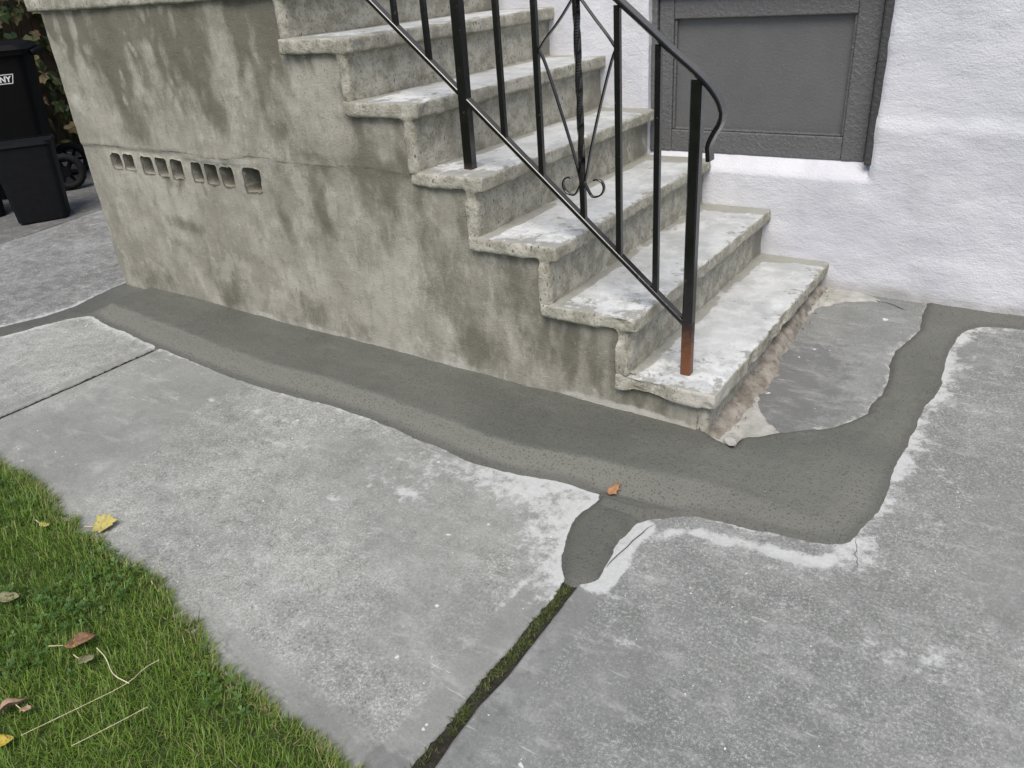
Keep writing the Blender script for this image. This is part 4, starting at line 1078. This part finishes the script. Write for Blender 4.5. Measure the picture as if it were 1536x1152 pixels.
leaf('fallen_leaf', RAG2, .048, (-.150, -.372, .016), 1.25, (.12, -.30), LM['o'], 'small orange brown leaf lying on the fresh mortar', .3, False, seed=2)
leaf('fallen_leaf', OV, .072, (-.965, -1.425, .038), .9, (.25, -.05), LM['b'], 'dark brown oval leaf with yellow specks in the grass', .35, seed=3)
leaf('fallen_leaf', OV, .070, (-.925, -1.605, .036), 1.25, (-.35, .1), LM['t'], 'dull pinkish tan leaf folded upright in the grass', .5, seed=4)
leaf('fallen_leaf', OV, .062, (-.868, -1.655, .036), .9, (.15, .1), LM['yb'], 'yellow leaf with brown spots at the lawn corner', .3, seed=5)
leaf('fallen_leaf', OV, .062, (-1.270, -1.425, .036), .6, (.2, .1), LM['g'], 'greyish faded leaf half sunk in the grass', .35, seed=6)
leaf('fallen_leaf', RAG, .032, (-1.462, -1.210, .030), .3, (.1, .2), LM['y'], 'tiny bright yellow leaf scrap among grass near the path', .3, seed=7)
leaf('fallen_leaf', RAG, .048, (-.905, -1.425, .030), .2, (.1, -.2), LM['g'], 'small grey green leaf beside the dark brown leaf', .3, seed=8)
leaf('fallen_leaf', RAG, .034, (-.885, -1.565, .036), .2, (.1, -.2), LM['t'], 'small pale curled leaf next to the pinkish tan leaf', .5, seed=9)
def stalk(pts, label, w=.0014):
    me = sweep('dry_stalk', [(a, b, float(gz(a, b)) + c) for a, b, c in smooth_poly(np.array(pts), 2)], rect_prof(w, w * .6, w * .1), Vector((0, 0, 1)))
    o = obj('dry_stalk', me, 'straw'); tag(o, label, 'stalk')
stalk([(-.815, -1.600, .040), (-.765, -1.50, .045), (-.725, -1.415, .048), (-.73, -1.375, .05), (-.72, -1.345, .05)], 'long forked pale straw stalk lying across the grass')
stalk([(-.725, -1.415, .048), (-.78, -1.42, .047), (-.83, -1.40, .05), (-.875, -1.395, .05)], 'bent pale straw blade meeting the long stalk', .0028)
stalk([(-.70, -1.56, .040), (-.665, -1.49, .044), (-.64, -1.43, .046)], 'short straight straw stalk nearest the lawn corner')
stalk([(-.995, -1.185, .012), (-.975, -1.190, .006), (-.955, -1.196, .005)], 'short white straw bit on the concrete edge', .004)
# crumbs
bm = bmesh.new()
for i in range(130):
    if i < 75: qx, qy = rnd.uniform(-2.4, 1.0), rnd.uniform(-1.15, -.42)
    elif i < 100: qx, qy = rnd.uniform(.1, .95), rnd.uniform(-.9, 1.0)
    else: qx, qy = rnd.uniform(-4.2, -3.0), rnd.uniform(-.4, .8)
    if float(poly_sd(np.array([qx]), np.array([qy]), MORTAR)[0]) > -.02: continue
    s_ = rnd.uniform(.0008, .0021) * (1.6 if rnd.random() < .06 else 1)
    r = bmesh.ops.create_icosphere(bm, subdivisions=1, radius=s_, matrix=Matrix.Translation((qx, qy, float(gz(qx, qy)) + s_ * .7)))
    for v in r['verts']: v.co += Vector((rnd.uniform(-1, 1), rnd.uniform(-1, 1), rnd.uniform(-1, 1))) * s_ * .35
o = obj('crumbs', bm_mesh('crumbs', bm), 'crumb'); tag(o, 'tiny white crumbs scattered on the concrete', 'debris', kind='stuff')
bm = bmesh.new()
for i in range(420):
    t = rnd.random(); qx = -2.7 + 3.0 * t if i < 250 else rnd.uniform(-.03, .05); qy = rnd.uniform(-.33, -.03) if i < 250 else rnd.uniform(.03, 1.1)
    s_ = rnd.uniform(.0008, .0022) * (2.0 if i >= 250 and rnd.random() < .2 else 1); hz = .026 + .012 * sstep(0, -.28, qy) if i < 250 else .02
    if i < 250 and rnd.random() < .6: continue
    r = bmesh.ops.create_icosphere(bm, subdivisions=1, radius=s_, matrix=Matrix.Translation((qx, qy, float(gz(qx, qy)) + hz + s_ * .3)))
    for v in r['verts']: v.co += Vector((rnd.uniform(-1, 1), rnd.uniform(-1, 1), rnd.uniform(-1, 1))) * s_ * .4
o = obj('grit', bm_mesh('grit', bm), 'fillet'); tag(o, 'loose grit on the mortar and at the step foot', 'debris', kind='stuff')

# ------------------------------------------------------------------ bins at the back
U2, N2 = Vector((.555, .832, 0)), Vector((.832, -.555, 0))
BROT = math.atan2(U2.y, U2.x)
def frustum(bm, w0, d0, w1, d1, z0, z1, r=.04, seg=5, cap0=True, cap1=False):
    def ring(w, d, z, rr):
        out = []
        for sx, sy, a0 in ((1, 1, 0), (-1, 1, 90), (-1, -1, 180), (1, -1, 270)):
            for i in range(seg):
                a = math.radians(a0 + 90 * i / (seg - 1)); out.append(bm.verts.new((sx * (w / 2 - rr) + rr * math.cos(a), sy * (d / 2 - rr) + rr * math.sin(a), z)))
        return out
    A, B = ring(w0, d0, z0, r), ring(w1, d1, z1, r); n = len(A)
    for i in range(n): bm.faces.new((A[i], A[(i + 1) % n], B[(i + 1) % n], B[i]))
    if cap0: bm.faces.new(A[::-1])
    if cap1: bm.faces.new(B)
    return A, B
def shade(me): me.polygons.foreach_set('use_smooth', np.ones(len(me.polygons), bool)); me.set_sharp_from_angle(angle=math.radians(35)); return me
def basket(loc, rz, label, mat, h=.47):
    b = empty('wastebasket', loc, rz); tag(b, label, 'bin')
    bm = bmesh.new(); frustum(bm, .28, .19, .34, .25, 0, h, .035); frustum(bm, .326, .236, .27, .18, h - .001, .012, .03)
    obj('body', shade(bm_mesh('body', bm)), mat, b)
    bm = bmesh.new(); A, B = frustum(bm, .340, .25, .358, .268, h - .022, h - .014, .04, cap0=False); A2, B2 = frustum(bm, .358, .268, .352, .262, h - .014, h + .004, .04, cap0=False); frustum(bm, .352, .262, .326, .236, h + .004, h + .0035, .032, cap0=False)
    obj('rim', shade(bm_mesh('rim', bm)), 'bin_grey', b); return b
c = Vector((-4.378, .431, 0)) - N2 * .10 - U2 * .02; c.z = float(gz(c.x, c.y)) + .004
bk = basket(c, BROT, 'small open charcoal wastebasket standing in front of the black wheeled cart', 'bin_grey', .455)
c2 = c - U2 * .40 - N2 * .30; c2.z = float(gz(c2.x, c2.y)) + .004
basket(c2, BROT + .2, 'black bin half hidden behind the wastebasket at the left edge', 'bin_black', .42)
cart = empty('wheeled_cart', (0, 0, 0), BROT); tag(cart, 'tall black wheeled refuse cart with white lettering beside the ivy', 'bin')
cc = Vector((-4.88, .90, 0)) - U2 * .36 - N2 * .30; cart.location = (cc.x, cc.y, float(gz(cc.x, cc.y)) + .004)
bm = bmesh.new(); frustum(bm, .50, .46, .64, .58, .05, .87, .05, cap1=True); obj('body', shade(bm_mesh('body', bm)), 'bin_black', cart)
bm = bmesh.new(); frustum(bm, .69, .62, .70, .63, .865, .893, .05, cap1=True); obj('rim', shade(bm_mesh('rim', bm)), 'bin_black', cart)
bm = bmesh.new(); frustum(bm, .71, .64, .66, .58, .896, .925, .06, cap1=False); frustum(bm, .66, .58, .50, .42, .925, .94, .06, cap0=False, cap1=True); obj('lid', shade(bm_mesh('lid', bm)), 'bin_black', cart)
bm = bmesh.new(); box_bm(bm, Vector((.37, 0, .87)), (.035, .48, .035), None, .012, 3); obj('handle', bm_mesh('handle', bm), 'bin_black', cart)
def torus_mesh(name, R_, r, seg=40, sec=10):
    V = []; F = []
    for i in range(seg):
        a = 2 * math.pi * i / seg; tr = 1.0 + (.03 if i % 2 else 0)
        for j in range(sec):
            b = 2 * math.pi * j / sec; q = (R_ + r * math.cos(b)) * tr
            V.append((q * math.cos(a), r * 1.1 * math.sin(b), q * math.sin(a)))
    for i in range(seg):
        for j in range(sec): F.append((i * sec + j, i * sec + (j + 1) % sec, ((i + 1) % seg) * sec + (j + 1) % sec, ((i + 1) % seg) * sec + j))
    return mesh_from(name, V, F)
tyre_me = torus_mesh('tyre', .095, .024)
for sy in (-1, 1):
    bm = bmesh.new(); bmesh.ops.create_cone(bm, cap_ends=True, segments=24, radius1=.03, radius2=.03, depth=.06, matrix=Matrix.Rotation(math.pi / 2, 4, 'X'))
    for i in range(6):
        a = i * math.pi / 3; box_bm(bm, Vector((.05 * math.cos(a), 0, .05 * math.sin(a))), (.09, .014, .018), Matrix.Rotation(-a, 4, 'Y'))
    w_ = obj('wheel', bm_mesh('wheel', bm), 'bin_black', cart, (.345, sy * .245, .12)); obj('tyre', tyre_me, 'rubber', w_)
# white lettering in a slanted box
cu = bpy.data.curves.new('lettering', 'FONT'); cu.body = '.NY'; cu.size = .047; cu.offset = .0017; cu.extrude = .0008; cu.shear = .12; cu.align_x = 'RIGHT'
to = bpy.data.objects.new('lettering_tmp', cu); COL.objects.link(to); dg = bpy.context.evaluated_depsgraph_get()
lm = bpy.data.meshes.new_from_object(to.evaluated_get(dg)); bpy.data.objects.remove(to)
taper = math.atan2((.58 - .46) / 2, .85)
LM4 = Matrix.Translation((.205, -.279, .715)) @ Matrix.Rotation(math.pi / 2 + taper, 4, 'X')
lo = obj('lettering', lm, 'letter', cart); lo.matrix_local = LM4
bm = bmesh.new()
def para(x0, x1, z0, z1, t):
    sh = .30
    for (a, b) in (((x0, z1), (x1, z1)), ((x0, z0), (x1, z0)), ((x1, z0), (x1, z1)), ((x0, z0), (x0, z1))):
        pa, pb = Vector((a[0] + sh * a[1], a[1], 0)), Vector((b[0] + sh * b[1], b[1], 0)); d = (pb - pa); 
        box_bm(bm, (pa + pb) / 2, (d.length + t, t, .0016), Matrix.Rotation(math.atan2(d.y, d.x), 4, 'Z'))
para(-.42, .008, -.010, .043, .0045)
lb = obj('lettering_box', bm_mesh('lettering_box', bm), 'letter', cart); lb.matrix_local = LM4

# ------------------------------------------------------------------ fence and ivy
FX = -6.15
fence = empty('board_fence', (FX, 2, float(gz(FX, 2)))); tag(fence, 'weathered dark board fence overgrown with ivy behind the bins', 'fence')
bm = bmesh.new(); box_bm(bm, Vector((0, 0, .95)), (.022, .145, 1.9), None, .003, 1); bme = bm_mesh('board', bm)
for i in range(40):
    b_ = obj('board', bme, 'fence', fence, (rnd.uniform(-.004, .004), -3.0 + i * .15, rnd.uniform(-.02, .02)))
bm = bmesh.new()
for zz in (.35, 1.0, 1.65): box_bm(bm, Vector((-.04, 0, zz)), (.05, 6.0, .09))
obj('rail', bm_mesh('rail', bm), 'fence', fence)
ivy = empty('ivy', (FX + .06, 1.4, float(gz(FX, 1.4)))); tag(ivy, 'green and browning ivy hanging over the fence behind the bins', 'ivy')
IV = [(0, 0), (-.18, .28), (.02, .52), (.28, .36), (.52, .44), (.62, .18), (1, 0), (.62, -.18), (.52, -.44), (.28, -.36), (.02, -.52), (-.18, -.28)]
def ivy_mesh(v, sz):
    V = [(u * sz, w * sz, .10 * sz * math.sin(u * 6) - .22 * sz * abs(w)) for u, w in IV] + [(.3 * sz, 0, .05 * sz)]
    F = [(i, (i + 1) % len(IV), len(IV)) for i in range(len(IV))]
    return mesh_from('leaf', V, F, dict(var=[v] * len(V)), smooth=False)
ivm = [ivy_mesh(v, s_) for v in (.05, .25, .4, .55, .72, .85, 1.0) for s_ in (.075, .10)]
for m_ in ivm: m_.materials.append(MAT['ivy'])
def ivy_leaf_m(k):
    cl_y = rnd.uniform(-.95, 1.25); cz_ = rnd.random() ** .8 * 1.9
    return cl_y, cz_
cnt = 0
bulk = []
while cnt < 1500:
    ly, lz = rnd.uniform(-1.6, 1.6), rnd.uniform(.05, 1.95)
    dens = float(fbm(np.array([[0, ly, lz]]), 2.6, 3, 501)[0]) + .10 * (lz > .8)
    if dens < .43: continue
    bulge = .05 + .30 * max(0, dens - .43) + .10 * max(0, lz - .75)
    lx = rnd.uniform(.0, 1) ** .5 * bulge * 1.6
    brown = lz > 1.05 and rnd.random() < .62
    idx_ = rnd.choice(range(8, 14)) if brown else rnd.choice(range(0, 9))
    rot = (rnd.uniform(-.7, .7), math.radians(60) + rnd.uniform(-.6, .6), rnd.uniform(-.9, .9))
    if cnt < 300:
        # the 300 that show largest: in the gap between cart and stairs and over the cart
        ly = rnd.uniform(-.45, .75); lz = rnd.uniform(.25, 1.35); lx += .03
        o = obj('leaf', ivm[idx_], None, ivy, (lx, ly, lz)); o.rotation_euler = rot
    else: bulk.append((ivm[idx_], Matrix.LocRotScale(Vector((lx, ly, lz)), __import__('mathutils').Euler(rot), None)))
    cnt += 1
V, F, A = [], [], []
for m_, M in bulk:
    b0 = len(V); V += [tuple(M @ v.co) for v in m_.vertices]; F += [tuple(b0 + i for i in p.vertices) for p in m_.polygons]; A += [m_.attributes['var'].data[0].value] * len(m_.vertices)
o = obj('foliage', mesh_from('foliage', V, F, dict(var=A), smooth=False), 'ivy', ivy); o['kind'] = 'stuff'
for i in range(9):
    y0 = rnd.uniform(-1, 1.1); pts = [(.02, y0, 0)]
    for j in range(7): pts.append((.02 + .01 * j, pts[-1][1] + rnd.uniform(-.12, .12), .28 * (j + 1)))
    obj('stem', sweep('stem', [tuple(p) for p in smooth_poly(np.array(pts), 2)], rect_prof(.012, .012, .003), Vector((1, 0, 0))), 'fence', ivy)
